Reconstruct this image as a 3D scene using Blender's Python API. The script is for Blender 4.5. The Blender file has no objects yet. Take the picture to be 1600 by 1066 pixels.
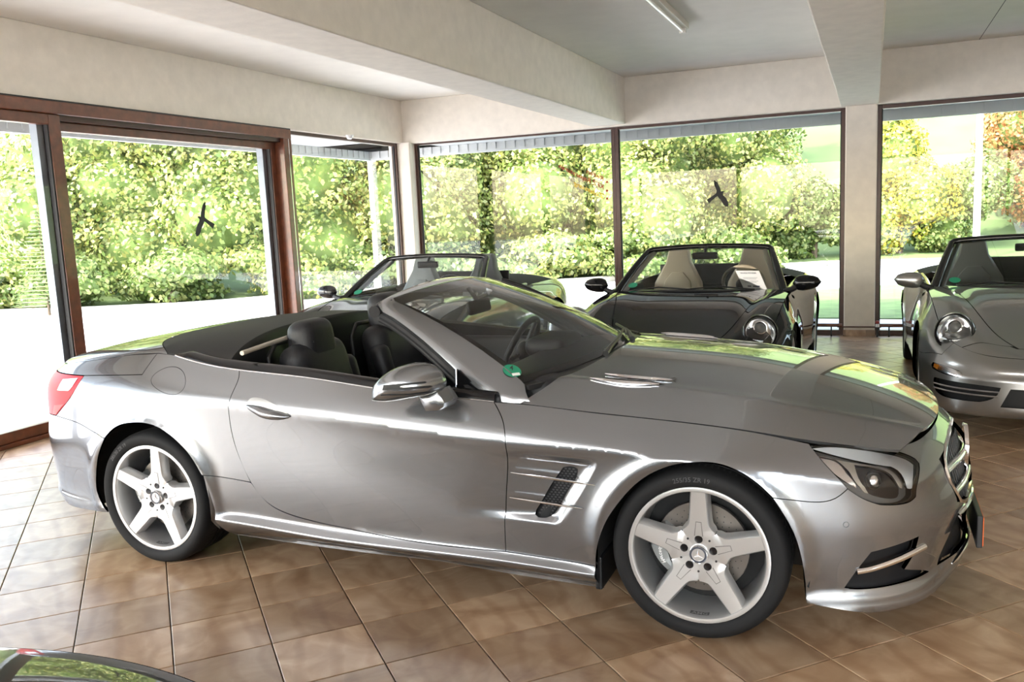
import bpy, bmesh, math, random
import numpy as np
from mathutils import Vector, Matrix, geometry
from mathutils.bvhtree import BVHTree

# ---------------------------------------------------------------- camera, sky, sun, exposure
SC = bpy.context.scene
COL = SC.collection
CAM_F = 1354.0                                   # focal length in pixels of the 1600 px frame
CAM_P = np.array([0.5757, -3.9252, 1.5774])
CAM_R = np.array([0.92421, 0.37924, -0.04481])
CAM_U = np.array([-0.01285, 0.14816, 0.98888])
CAM_D = np.array([-0.38166, 0.91336, -0.14180])
cam_data = bpy.data.cameras.new('camera')
cam_data.sensor_width = 36.0
cam_data.lens = CAM_F / 1600.0 * 36.0
cam_data.clip_start = 0.02
cam_data.clip_end = 400
cam = bpy.data.objects.new('camera', cam_data)
COL.objects.link(cam)
cam.matrix_world = Matrix(((CAM_R[0], CAM_U[0], -CAM_D[0], CAM_P[0]), (CAM_R[1], CAM_U[1], -CAM_D[1], CAM_P[1]),
                           (CAM_R[2], CAM_U[2], -CAM_D[2], CAM_P[2]), (0, 0, 0, 1)))
SC.camera = cam

world = bpy.data.worlds.new('sky')
SC.world = world
world.use_nodes = True
wn = world.node_tree
bg = wn.nodes['Background']
sky = wn.nodes.new('ShaderNodeTexSky')
sky.sky_type = 'NISHITA'
sky.sun_disc = False
sky.sun_elevation = math.radians(46)
sky.sun_rotation = math.radians(200)
sky.air_density = 1.3
sky.dust_density = 3.0
sky.ozone_density = 0.6
hsv = wn.nodes.new('ShaderNodeHueSaturation')      # thin bright overcast: paler than a clear sky
hsv.inputs['Saturation'].default_value = 0.7
wn.links.new(sky.outputs['Color'], hsv.inputs['Color'])
wn.links.new(hsv.outputs['Color'], bg.inputs['Color'])
bg.inputs['Strength'].default_value = 0.85

sun_data = bpy.data.lights.new('sun', 'SUN')
sun_data.energy = 5.0
sun_data.angle = math.radians(1.5)
sun_data.color = (1.0, 0.97, 0.93)
sun = bpy.data.objects.new('sun', sun_data)
COL.objects.link(sun)
sun.rotation_euler = Vector((0.42, 0.62, -0.80)).to_track_quat('-Z', 'Y').to_euler()

SC.view_settings.view_transform = 'Standard'
SC.view_settings.look = 'None'
SC.view_settings.exposure = 1.32
SC.view_settings.gamma = 1.0
SC.view_settings.use_curve_mapping = False
SC.cycles.use_denoising = True
SC.cycles.max_bounces = 10
SC.cycles.diffuse_bounces = 5
SC.cycles.glossy_bounces = 5
SC.cycles.transmission_bounces = 8
SC.cycles.transparent_max_bounces = 24
SC.cycles.sample_clamp_indirect = 6.0
SC.cycles.caustics_reflective = False
SC.cycles.caustics_refractive = False

rnd = random.Random(7)
PI = math.pi

# ---------------------------------------------------------------- pixel helpers (a pixel gives a direction only)
def pray(px, py):
    d = CAM_D + CAM_R * (px - 800) / CAM_F - CAM_U * (py - 533) / CAM_F
    return d / np.linalg.norm(d)
def on_z(px, py, z):
    d = pray(px, py); return CAM_P + d * (z - CAM_P[2]) / d[2]
def on_y(px, py, y):
    d = pray(px, py); return CAM_P + d * (y - CAM_P[1]) / d[1]
def on_x(px, py, x):
    d = pray(px, py); return CAM_P + d * (x - CAM_P[0]) / d[0]
def pix(P):
    Q = np.asarray(P, float) - CAM_P
    w = Q @ CAM_D
    return np.stack([800 + CAM_F * (Q @ CAM_R) / w, 533 - CAM_F * (Q @ CAM_U) / w], -1)

# ---------------------------------------------------------------- materials
def new_mat(name):
    m = bpy.data.materials.new(name); m.use_nodes = True
    return m, m.node_tree, m.node_tree.nodes['Principled BSDF']
def pmat(name, col, rough=0.5, metal=0.0, coat=0.0, coat_r=0.03, spec=0.5, noise=0.0, nscale=30.0, bump=0.0, bscale=200.0, sheen=0.0):
    m, nt, b = new_mat(name)
    b.inputs['Base Color'].default_value = (*col, 1)
    b.inputs['Roughness'].default_value = rough
    b.inputs['Metallic'].default_value = metal
    b.inputs['Coat Weight'].default_value = coat
    b.inputs['Coat Roughness'].default_value = coat_r
    b.inputs['Specular IOR Level'].default_value = spec
    if sheen: b.inputs['Sheen Weight'].default_value = sheen
    tc = nt.nodes.new('ShaderNodeTexCoord')
    if noise:
        n = nt.nodes.new('ShaderNodeTexNoise'); n.inputs['Scale'].default_value = nscale; n.inputs['Detail'].default_value = 5
        nt.links.new(tc.outputs['Object'], n.inputs['Vector'])
        r = nt.nodes.new('ShaderNodeValToRGB')
        r.color_ramp.elements[0].position = 0.3; r.color_ramp.elements[1].position = 0.7
        r.color_ramp.elements[0].color = (*[c * (1 - noise) for c in col], 1)
        r.color_ramp.elements[1].color = (*[min(1, c * (1 + noise)) for c in col], 1)
        nt.links.new(n.outputs['Fac'], r.inputs['Fac']); nt.links.new(r.outputs['Color'], b.inputs['Base Color'])
    if bump:
        n2 = nt.nodes.new('ShaderNodeTexNoise'); n2.inputs['Scale'].default_value = bscale; n2.inputs['Detail'].default_value = 3
        nt.links.new(tc.outputs['Object'], n2.inputs['Vector'])
        bp = nt.nodes.new('ShaderNodeBump'); bp.inputs['Strength'].default_value = bump; bp.inputs['Distance'].default_value = 0.004
        nt.links.new(n2.outputs['Fac'], bp.inputs['Height']); nt.links.new(bp.outputs['Normal'], b.inputs['Normal'])
    return m
def glass_mat(name, tint=(1, 1, 1), ior=1.45, boost=1.0):
    """thin pane: clear with a Fresnel mirror on top"""
    m = bpy.data.materials.new(name); m.use_nodes = True
    nt = m.node_tree; nt.nodes.clear()
    out = nt.nodes.new('ShaderNodeOutputMaterial'); mix = nt.nodes.new('ShaderNodeMixShader')
    tr = nt.nodes.new('ShaderNodeBsdfTransparent'); gl = nt.nodes.new('ShaderNodeBsdfGlossy'); fr = nt.nodes.new('ShaderNodeFresnel')
    tr.inputs['Color'].default_value = (*tint, 1); gl.inputs['Roughness'].default_value = 0.0
    fr.inputs['IOR'].default_value = ior
    mul = nt.nodes.new('ShaderNodeMath'); mul.operation = 'MULTIPLY'; mul.inputs[1].default_value = boost; mul.use_clamp = True
    nt.links.new(fr.outputs['Fac'], mul.inputs[0]); nt.links.new(mul.outputs[0], mix.inputs['Fac'])
    nt.links.new(tr.outputs[0], mix.inputs[1]); nt.links.new(gl.outputs[0], mix.inputs[2]); nt.links.new(mix.outputs[0], out.inputs['Surface'])
    return m
def leaf_mat(name, cols):
    m, nt, b = new_mat(name)
    g = nt.nodes.new('ShaderNodeNewGeometry'); r = nt.nodes.new('ShaderNodeValToRGB')
    r.color_ramp.interpolation = 'CONSTANT'
    while len(r.color_ramp.elements) < len(cols): r.color_ramp.elements.new(0.5)
    for i, c in enumerate(cols):
        r.color_ramp.elements[i].position = i / len(cols); r.color_ramp.elements[i].color = (*c, 1)
    nt.links.new(g.outputs['Random Per Island'], r.inputs['Fac']); nt.links.new(r.outputs['Color'], b.inputs['Base Color'])
    b.inputs['Roughness'].default_value = 0.45
    tl = nt.nodes.new('ShaderNodeBsdfTranslucent'); nt.links.new(r.outputs['Color'], tl.inputs['Color'])
    mx = nt.nodes.new('ShaderNodeMixShader'); mx.inputs['Fac'].default_value = 0.35
    out = nt.nodes['Material Output']
    nt.links.new(b.outputs[0], mx.inputs[1]); nt.links.new(tl.outputs[0], mx.inputs[2]); nt.links.new(mx.outputs[0], out.inputs['Surface'])
    return m

M = {}
M['wall'] = pmat('painted_concrete', (0.76, 0.705, 0.625), 0.85, noise=0.05, nscale=9, bump=0.25, bscale=60)
M['ceiling'] = pmat('ceiling_paint', (0.76, 0.73, 0.68), 0.9, noise=0.03, nscale=4, bump=0.12, bscale=50)
M['wood'] = pmat('red_brown_wood', (0.125, 0.036, 0.014), 0.32, noise=0.3, nscale=14, coat=0.3)
M['dark_wood'] = pmat('dark_brown_frame', (0.05, 0.016, 0.009), 0.35, noise=0.2, nscale=14)
M['gasket'] = pmat('black_gasket', (0.012, 0.012, 0.013), 0.6)
M['grey_frame'] = pmat('grey_outer_frame', (0.30, 0.34, 0.38), 0.5)
M['pane'] = glass_mat('window_glass', (0.955, 0.96, 0.955), 1.48, 1.1)
M['grout'] = pmat('grout', (0.05, 0.042, 0.036), 0.9)
M['black'] = pmat('black_plastic', (0.012, 0.012, 0.013), 0.45)
M['chrome'] = pmat('chrome', (0.85, 0.85, 0.87), 0.08, 1.0)
M['white'] = pmat('white_paint', (0.8, 0.8, 0.8), 0.5)

def tile_mat():
    m, nt, b = new_mat('stone_tile')
    tc = nt.nodes.new('ShaderNodeTexCoord'); geo = nt.nodes.new('ShaderNodeNewGeometry')
    oi = nt.nodes.new('ShaderNodeObjectInfo')
    # world position turned into the tile grid, snapped to a whole tile: one shade and one vein direction per tile
    mp = nt.nodes.new('ShaderNodeMapping'); mp.vector_type = 'TEXTURE'
    mp.inputs['Location'].default_value = (TX0, TY0, 0); mp.inputs['Rotation'].default_value = (0, 0, TANG)
    mp.inputs['Scale'].default_value = (TS, TS, TS)
    nt.links.new(geo.outputs['Position'], mp.inputs['Vector'])
    fl = nt.nodes.new('ShaderNodeVectorMath'); fl.operation = 'FLOOR'
    nt.links.new(mp.outputs[0], fl.inputs[0])
    wnz = nt.nodes.new('ShaderNodeTexWhiteNoise'); wnz.noise_dimensions = '2D'
    nt.links.new(fl.outputs[0], wnz.inputs['Vector'])
    off = nt.nodes.new('ShaderNodeVectorMath'); off.operation = 'MULTIPLY_ADD'
    off.inputs[1].default_value = (7, 7, 7)
    nt.links.new(wnz.outputs['Color'], off.inputs[0]); nt.links.new(mp.outputs[0], off.inputs[2])
    n1 = nt.nodes.new('ShaderNodeTexNoise'); n1.inputs['Scale'].default_value = 1.6; n1.inputs['Detail'].default_value = 6; n1.inputs['Distortion'].default_value = 1.2
    nt.links.new(off.outputs[0], n1.inputs['Vector'])
    wv = nt.nodes.new('ShaderNodeTexWave'); wv.inputs['Scale'].default_value = 0.8; wv.inputs['Distortion'].default_value = 9; wv.inputs['Detail'].default_value = 3; wv.inputs['Detail Scale'].default_value = 0.7
    nt.links.new(off.outputs[0], wv.inputs['Vector'])
    r1 = nt.nodes.new('ShaderNodeValToRGB')
    e = r1.color_ramp.elements
    e[0].position = 0.28; e[0].color = (0.225, 0.130, 0.070, 1); e[1].position = 0.72; e[1].color = (0.42, 0.30, 0.195, 1)
    k = e.new(0.5); k.color = (0.325, 0.215, 0.130, 1)
    nt.links.new(n1.outputs['Fac'], r1.inputs['Fac'])
    mx = nt.nodes.new('ShaderNodeMixRGB'); mx.blend_type = 'MULTIPLY'
    r2 = nt.nodes.new('ShaderNodeValToRGB'); r2.color_ramp.elements[0].color = (0.70, 0.60, 0.52, 1); r2.color_ramp.elements[0].position = 0.0
    r2.color_ramp.elements[1].color = (1, 1, 1, 1); r2.color_ramp.elements[1].position = 0.35
    nt.links.new(wv.outputs['Fac'], r2.inputs['Fac'])
    mx.inputs['Fac'].default_value = 0.55
    nt.links.new(r1.outputs['Color'], mx.inputs['Color1']); nt.links.new(r2.outputs['Color'], mx.inputs['Color2'])
    hs = nt.nodes.new('ShaderNodeHueSaturation')
    mr = nt.nodes.new('ShaderNodeMapRange'); mr.inputs['To Min'].default_value = 0.82; mr.inputs['To Max'].default_value = 1.25
    nt.links.new(wnz.outputs['Value'], mr.inputs['Value']); nt.links.new(mr.outputs[0], hs.inputs['Value'])
    nt.links.new(mx.outputs[0], hs.inputs['Color']); nt.links.new(hs.outputs[0], b.inputs['Base Color'])
    n3 = nt.nodes.new('ShaderNodeTexNoise'); n3.inputs['Scale'].default_value = 14; n3.inputs['Detail'].default_value = 4
    nt.links.new(mp.outputs[0], n3.inputs['Vector'])
    mr2 = nt.nodes.new('ShaderNodeMapRange'); mr2.inputs['To Min'].default_value = 0.27; mr2.inputs['To Max'].default_value = 0.37; b.inputs['Specular IOR Level'].default_value = 0.5
    nt.links.new(n3.outputs['Fac'], mr2.inputs['Value']); nt.links.new(mr2.outputs[0], b.inputs['Roughness'])
    bp = nt.nodes.new('ShaderNodeBump'); bp.inputs['Strength'].default_value = 0.035; bp.inputs['Distance'].default_value = 0.01
    nt.links.new(n3.outputs['Fac'], bp.inputs['Height']); nt.links.new(bp.outputs['Normal'], b.inputs['Normal'])
    return m

# ---------------------------------------------------------------- object helpers
def put(o, parent=None):
    COL.objects.link(o)
    if parent is not None: o.parent = parent
    return o
def tag(o, label=None, cat=None, group=None, kind=None):
    if label: o['label'] = label
    if cat: o['category'] = cat
    if group: o['group'] = group
    if kind: o['kind'] = kind
    return o
def thing(name, label, cat, loc=(0, 0, 0), rotz=0.0, group=None):
    o = bpy.data.objects.new(name, None); o.empty_display_size = 0.1
    put(o); o.location = loc; o.rotation_euler = (0, 0, rotz)
    return tag(o, label, cat, group)
def mesh(name, v, f, mat, parent=None, smooth=False, normals=None):
    me = bpy.data.meshes.new(name)
    me.from_pydata([tuple(map(float, p)) for p in v], [], [tuple(map(int, q)) for q in f])
    if smooth or normals is not None:
        me.polygons.foreach_set('use_smooth', [True] * len(me.polygons))
    me.update()
    if normals is not None:
        me.normals_split_custom_set_from_vertices([tuple(map(float, n)) for n in normals])
    for mm in (mat if isinstance(mat, (list, tuple)) else [mat]): me.materials.append(mm)
    o = bpy.data.objects.new(name, me)
    return put(o, parent)
class MB:
    """collects simple solids into one mesh"""
    def __init__(s): s.v = []; s.f = []
    def add(s, v, f):
        n = len(s.v); s.v += [tuple(map(float, p)) for p in v]; s.f += [tuple(int(i) + n for i in q) for q in f]; return s
    def box(s, x0, x1, y0, y1, z0, z1, bev=0.0):
        if x0 > x1: x0, x1 = x1, x0
        if y0 > y1: y0, y1 = y1, y0
        if z0 > z1: z0, z1 = z1, z0
        if bev <= 0:
            return s.add([(x, y, z) for z in (z0, z1) for y in (y0, y1) for x in (x0, x1)],
                         [(0, 2, 3, 1), (4, 5, 7, 6), (0, 1, 5, 4), (2, 6, 7, 3), (0, 4, 6, 2), (1, 3, 7, 5)])
        bm = bmesh.new(); bmesh.ops.create_cube(bm, size=1)
        for w in bm.verts: w.co = Vector(((x0 + x1) / 2 + w.co.x * (x1 - x0), (y0 + y1) / 2 + w.co.y * (y1 - y0), (z0 + z1) / 2 + w.co.z * (z1 - z0)))
        bmesh.ops.bevel(bm, geom=bm.edges[:], offset=min(bev, 0.45 * min(x1 - x0, y1 - y0, z1 - z0)), segments=2, affect='EDGES', profile=0.5)
        bm.verts.index_update(); s.add([w.co for w in bm.verts], [[w.index for w in q.verts] for q in bm.faces]); bm.free(); return s
    def tube(s, pts, r, n=10, cap=True):
        pts = [Vector(p) for p in pts]; rs = r if isinstance(r, (list, tuple)) else [r] * len(pts)
        V = []; F = []; up = None
        for i, p in enumerate(pts):
            t = (pts[min(i + 1, len(pts) - 1)] - pts[max(i - 1, 0)]).normalized()
            if up is None:
                up = Vector((0, 0, 1)) if abs(t.z) < 0.9 else Vector((1, 0, 0))
            a = t.cross(up).normalized(); b = a.cross(t).normalized(); up = b
            for k in range(n):
                c = 2 * PI * k / n; V.append(p + (a * math.cos(c) + b * math.sin(c)) * rs[i])
        for i in range(len(pts) - 1):
            for k in range(n):
                F.append((i * n + k, i * n + (k + 1) % n, (i + 1) * n + (k + 1) % n, (i + 1) * n + k))
        if cap:
            F.append(tuple(reversed(range(n)))); F.append(tuple((len(pts) - 1) * n + k for k in range(n)))
        return s.add(V, F)
    def lathe(s, prof, n=32, axis='z', c=(0, 0, 0), a0=0.0, a1=2 * PI):
        """prof: (radius, height) pairs turned about axis"""
        V = []; F = []; full = abs(a1 - a0 - 2 * PI) < 1e-6; m = n if full else n + 1
        for k in range(m):
            a = a0 + (a1 - a0) * k / n
            for r, h in prof:
                p = (r * math.cos(a), r * math.sin(a), h)
                if axis == 'y': p = (p[0], h, p[1])
                elif axis == 'x': p = (h, p[0], p[1])
                V.append((p[0] + c[0], p[1] + c[1], p[2] + c[2]))
        L = len(prof)
        for k in range(n):
            k2 = (k + 1) % m
            for i in range(L - 1): F.append((k * L + i, k2 * L + i, k2 * L + i + 1, k * L + i + 1))
        return s.add(V, F)
    def prism(s, poly, d, axis='y', at=0.0):
        """poly: 2D outline, pushed d along axis ('y': outline in x,z; 'x': in y,z; 'z': in x,y)"""
        n = len(poly); V = []
        for h in (at, at + d):
            for a, b in poly: V.append({'y': (a, h, b), 'x': (h, a, b), 'z': (a, b, h)}[axis])
        F = [tuple(range(n)), tuple(reversed(range(n, 2 * n)))] + [(i, i + n, (i + 1) % n + n, (i + 1) % n) for i in range(n)]
        return s.add(V, F)
    def build(s, name, mat, parent=None, smooth=False, fix=True):
        o = mesh(name, s.v, s.f, mat, parent, False)
        if fix:
            bm = bmesh.new(); bm.from_mesh(o.data); bmesh.ops.recalc_face_normals(bm, faces=bm.faces); bm.to_mesh(o.data); bm.free()
        if smooth:
            o.data.polygons.foreach_set('use_smooth', [True] * len(o.data.polygons))
            o.data.set_sharp_from_angle(angle=math.radians(38)) if hasattr(o.data, 'set_sharp_from_angle') else None
        return o
def struct(o): o['kind'] = 'structure'; return o
def box(name, mat, parent, *a, bev=0.0): return MB().box(*a, bev=bev).build(name, mat, parent)
def text_geo(body, size, bold=False, shear=0.0):
    """flat lettering in the xy plane, returned as verts, faces (origin left, baseline)"""
    cu = bpy.data.curves.new('lettering', 'FONT'); cu.body = body; cu.size = size; cu.resolution_u = 2; cu.shear = shear
    if bold: cu.offset = size * 0.012
    o = bpy.data.objects.new('lettering', cu); COL.objects.link(o)
    dg = bpy.context.evaluated_depsgraph_get(); ev = o.evaluated_get(dg); me = ev.to_mesh()
    v = np.array([tuple(w.co) for w in me.vertices]) if len(me.vertices) else np.zeros((0, 3)); f = [tuple(p.vertices) for p in me.polygons]
    ev.to_mesh_clear(); bpy.data.objects.remove(o); bpy.data.curves.remove(cu)
    return v, f

# ---------------------------------------------------------------- the showroom
TS = 0.35262; TX0, TY0 = -2.77558, -1.16924; TANG = math.radians(45.3227)     # floor tile grid
XL, YB, ZC, ZH = -5.50, 6.98, 3.24, 2.67                                      # left wall, back wall, ceiling, underside of beams
YN, XR = -6.1, 6.4                                                            # wall behind the camera, right wall
M['tile'] = tile_mat()

floor = struct(box('floor', M['grout'], None, XL - 0.3, XR + 0.3, YN - 0.3, YB + 0.45, -0.12, -0.008))
def tile_world(i, j): # centre of tile
    c, s_ = math.cos(TANG), math.sin(TANG); a, b = (i + 0.5) * TS, (j + 0.5) * TS
    return TX0 + a * c - b * s_, TY0 + a * s_ + b * c
tiles = []
for i in range(-40, 40):
    for j in range(-40, 40):
        x, y = tile_world(i, j)
        if XL - 0.1 < x < XR + 0.1 and YN - 0.1 < y < YB + 0.25:
            q = np.array([x, y, 0]) - CAM_P; dep = q @ CAM_D; seen = False
            if dep > 0.5:
                p = pix((x, y, 0)); seen = -60 < p[0] < 1660 and -60 < p[1] < 1130
                if seen and -3.45 < x < 0.6 and -0.62 < y < 2.6: seen = False     # hidden under and behind the silver roadster
            tiles.append((0 if seen else 1, dep, i, j, x, y))
tiles.sort()
hw = TS / 2 - 0.0021
tv = [(-hw, -hw, -0.008), (hw, -hw, -0.008), (hw, hw, -0.008), (-hw, hw, -0.008)]
hb = hw - 0.0022
tv += [(-hw, -hw, -0.0016), (hw, -hw, -0.0016), (hw, hw, -0.0016), (-hw, hw, -0.0016), (-hb, -hb, 0), (hb, -hb, 0), (hb, hb, 0), (-hb, hb, 0)]
tf = [(8, 9, 10, 11)] + [(a, (a + 1) % 4, (a + 1) % 4 + 4, a + 4) for a in range(4)] + [(a + 4, (a + 1) % 4 + 4, (a + 1) % 4 + 8, a + 8) for a in range(4)]
tile_me = None; rest = MB()
for n, (hid, dep, i, j, x, y) in enumerate(tiles):
    if n < 300 and not hid:
        if tile_me is None:
            o = mesh('tile', tv, tf, M['tile'], floor); tile_me = o.data
        else:
            o = bpy.data.objects.new('tile', tile_me); put(o, floor)
        o.location = (x, y, 0); o.rotation_euler = (0, 0, TANG)
    else:
        c, s_ = math.cos(TANG), math.sin(TANG)
        rest.add([(x + a * c - b * s_, y + a * s_ + b * c, z) for a, b, z in tv], tf)
o = rest.build('tile_field', M['tile'], floor, fix=False); o['kind'] = 'stuff'

# ceiling and beams
struct(box('ceiling', M['ceiling'], None, XL - 2.0, XR + 2.0, YN - 0.4, YB + 1.9, ZC, ZC + 0.25))
struct(box('trim_1', M['wall'], None, -2.75, -2.30, YN, YB, ZH, ZC, bev=0.012))         # ceiling beam
struct(box('trim_2', M['wall'], None, 0.235, 0.635, YN, YB, ZH - 0.015, ZC, bev=0.012))  # ceiling beam
struct(box('trim_3', M['wall'], None, 3.20, 3.60, YN, YB, ZH - 0.015, ZC, bev=0.012))
# joint lines in the ceiling of the right bay
struct(box('trim_4', M['gasket'], None, 1.62, 1.626, YN, YB, ZC - 0.0015, ZC + 0.01))

# left wall: concrete header over a sliding door, a fixed window and the corner column
wl = struct(box('wall_left', M['wall'], None, XL - 0.28, XL, YN, YB + 0.28, ZH - 0.01, ZC, bev=0.008))
wb = struct(box('wall_back', M['wall'], None, XL, XR, YB, YB + 0.28, ZH - 0.02, ZC, bev=0.008))
struct(box('wall_corner', M['wall'], None, XL - 0.20, XL + 0.13, YB - 0.06, YB + 0.24, -0.01, ZH, bev=0.015))
pil = struct(box('wall_pillar', M['wall'], None, 0.285, 0.625, YB + 0.0, YB + 0.30, 0.0, ZH, bev=0.012))
struct(box('baseboard_pillar', M['tile'], None, 0.28, 0.63, YB - 0.012, YB + 0.0, 0.0, 0.075))
wr = struct(box('wall_right', M['wall'], None, XR, XR + 0.25, YN, YB + 0.28, -0.1, ZC))
wnr = struct(box('wall_near', M['wall'], None, XL - 0.28, XR + 0.25, YN - 0.28, YN, ZH, ZC))

def window(n, axis, at, a0, a1, z0, z1, fr, mat=None, depth=0.07, top=None, out=1):
    """a glazed bay: frame bars and one pane; axis 'y' = wall runs along x at y=at; 'x' = wall runs along y at x=at"""
    mat = mat or M['dark_wood']; top = top or fr
    w = bpy.data.objects.new('window_%d' % n, None); put(w); struct(w)
    def bx(nm, m, p0, p1, q0, q1, d0, d1):
        if axis == 'y': return box(nm, m, w, p0, p1, at + d0 * out, at + d1 * out, q0, q1, bev=0.004)
        return box(nm, m, w, at + d0 * out, at + d1 * out, p0, p1, q0, q1, bev=0.004)
    bx('frame_side', mat, a0, a0 + fr, z0, z1, 0, depth); bx('frame_side', mat, a1 - fr, a1, z0, z1, 0, depth)
    bx('frame_top', mat, a0 + fr, a1 - fr, z1 - top, z1, 0, depth); bx('frame_bottom', mat, a0 + fr, a1 - fr, z0, z0 + fr * 1.3, 0, depth)
    bx('gasket', M['gasket'], a0 + fr, a0 + fr + 0.012, z0 + fr, z1 - top, depth * 0.3, depth * 0.7)
    bx('gasket', M['gasket'], a1 - fr - 0.012, a1 - fr, z0 + fr, z1 - top, depth * 0.3, depth * 0.7)
    pm = MB(); d = depth * 0.5 * out
    if axis == 'y': pm.add([(a0 + fr, at + d, z0 + fr), (a1 - fr, at + d, z0 + fr), (a1 - fr, at + d, z1 - top), (a0 + fr, at + d, z1 - top)], [(0, 1, 2, 3)])
    else: pm.add([(at + d, a0 + fr, z0 + fr), (at + d, a1 - fr, z0 + fr), (at + d, a1 - fr, z1 - top), (at + d, a0 + fr, z1 - top)], [(0, 1, 2, 3)])
    pm.build('pane', M['pane'], w, fix=False)
    return w
GY = YB + 0.09                                    # glazing line of the back wall
window(1, 'y', GY, XL + 0.13, -2.47, 0, ZH, 0.045)
window(2, 'y', GY, -2.47, 0.285, 0, ZH - 0.01, 0.045)
window(3, 'y', GY, 0.625, 3.20, 0, ZH - 0.02, 0.045)
window(4, 'y', GY, 3.60, XR, 0, ZH - 0.02, 0.045)
window(5, 'x', XL - 0.06, 4.39, YB - 0.06, 0, ZH - 0.005, 0.045, out=-1)
for k, (a, b) in enumerate(((XL, -2.75), (-2.75, 0.235), (0.635, 3.2), (3.6, XR))):
    window(6 + k, 'y', YN - 0.1, a, b, 0, ZH, 0.05, out=-1)

# sliding glass door in the left wall: fixed head and post, two leaves
dr = bpy.data.objects.new('door_1', None); put(dr); struct(dr)
box('head', M['wood'], dr, XL - 0.20, XL + 0.035, YN, 4.37, 2.555, 2.655, bev=0.006)
box('head_cap', M['gasket'], dr, XL - 0.02, XL + 0.03, YN, 4.37, 2.655, 2.668)
box('track', M['dark_wood'], dr, XL - 0.17, XL - 0.02, YN, 4.24, 2.515, 2.555)
box('post', M['wood'], dr, XL - 0.19, XL + 0.03, 4.235, 4.375, 0, 2.56, bev=0.008)
box('post_strip', M['chrome'], dr, XL + 0.02, XL + 0.034, 4.31, 4.318, 0, 2.55)
box('threshold', M['wood'], dr, XL - 0.19, XL + 0.03, YN, 4.37, 0.0, 0.035, bev=0.006)
def leaf(nm, x, y0, y1, z0, z1, st, rail, bot):
    o = bpy.data.objects.new(nm, None); put(o); struct(o)
    box('stile', M['wood'], o, x - 0.05, x + 0.02, y0, y0 + st, z0, z1, bev=0.006); box('stile', M['wood'], o, x - 0.05, x + 0.02, y1 - st, y1, z0, z1, bev=0.006)
    box('rail', M['wood'], o, x - 0.05, x + 0.02, y0 + st, y1 - st, z1 - rail, z1, bev=0.006); box('rail', M['wood'], o, x - 0.05, x + 0.02, y0 + st, y1 - st, z0, z0 + bot, bev=0.006)
    for a, b in ((y0 + st, y0 + st + 0.014), (y1 - st - 0.014, y1 - st)): box('gasket', M['gasket'], o, x - 0.03, x + 0.012, a, b, z0 + bot, z1 - rail)
    box('outer_stile', M['grey_frame'], o, x - 0.13, x - 0.05, y1 - st - 0.06, y1 - st * 0.4, z0, z1)
    MB().add([(x - 0.015, y0 + st, z0 + bot), (x - 0.015, y1 - st, z0 + bot), (x - 0.015, y1 - st, z1 - rail), (x - 0.015, y0 + st, z1 - rail)], [(0, 1, 2, 3)]).build('pane', M['pane'], o, fix=False)
    return o
leaf('door_2', XL - 0.015, -1.9, 1.35, 0.035, 2.555, 0.11, 0.085, 0.085)
leaf('door_3', XL - 0.115, 1.22, 4.24, 0.035, 2.515, 0.085, 0.075, 0.085)
leaf('door_4', XL - 0.115, -5.9, -1.8, 0.035, 2.515, 0.085, 0.075, 0.085)
# ---------------------------------------------------------------- small fittings of the room
# heating pipes along the foot of the back windows
def pipe_run(nm, label, x0, x1, z, r):
    t = thing(nm, label, 'pipe', ((x0 + x1) / 2, YB - 0.04, 0))
    cx = (x0 + x1) / 2
    MB().tube([(x0 - cx, 0, z), (x1 - cx, 0, z)], r, 12).build('pipe', M['wood'], t, smooth=True)
    for x in (x0 + 0.12, x1 - 0.12):
        MB().tube([(x - cx, 0, 0.0), (x - cx, 0, z)], 0.008, 8).build('stand', M['black'], t, smooth=True)
    return t
pipe_run('heating_pipe', 'brown heating pipe along the foot of the window left of the pillar', -2.35, 0.27, 0.135, 0.021)
pipe_run('heating_pipe', 'brown heating pipe along the foot of the window right of the pillar', 0.66, 3.1, 0.135, 0.021)
cp = thing('pipe_crossing', 'thin dark pipe crossing the base of the concrete pillar', 'pipe', (0.455, YB - 0.03, 0))
MB().tube([(-0.24, -0.01, 0.115), (0.24, -0.01, 0.115)], 0.008, 8).build('pipe', M['dark_wood'], cp, smooth=True)
vl = thing('radiator_valve', 'small red and white radiator valve beside the pillar foot', 'valve', (0.655, YB - 0.06, 0))
MB().tube([(0, 0, 0.0), (0, 0, 0.16)], 0.009, 8).build('riser', M['black'], vl, smooth=True)
MB().lathe([(0.0, 0.155), (0.02, 0.16), (0.024, 0.175), (0.02, 0.19), (0.0, 0.195)], 14).build('knob', pmat('valve_red', (0.25, 0.02, 0.02), 0.4), vl, smooth=True)
MB().lathe([(0.0, 0.115), (0.022, 0.12), (0.022, 0.15), (0.0, 0.155)], 14).build('body', M['white'], vl, smooth=True)

# fluorescent batten on the ceiling
lt = thing('fluorescent_lamp', 'long white fluorescent tube lamp under the ceiling', 'lamp', (-1.02, 3.42, ZC))
MB().box(-0.05, 0.05, -0.83, 0.83, -0.055, 0, bev=0.006).build('housing', pmat('lamp_housing', (0.62, 0.58, 0.50), 0.5), lt)
tube_m, tnt, tb = new_mat('lamp_tube'); tb.inputs['Base Color'].default_value = (0.85, 0.84, 0.8, 1); tb.inputs['Roughness'].default_value = 0.2
MB().tube([(0, -0.77, -0.076), (0, 0.77, -0.076)], 0.014, 12).build('tube', tube_m, lt, smooth=True)
for y in (-0.79, 0.79): MB().box(-0.03, 0.03, y - 0.025, y + 0.025, -0.095, -0.05, bev=0.004).build('socket', pmat('lamp_socket', (0.7, 0.68, 0.62), 0.5), lt)
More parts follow.
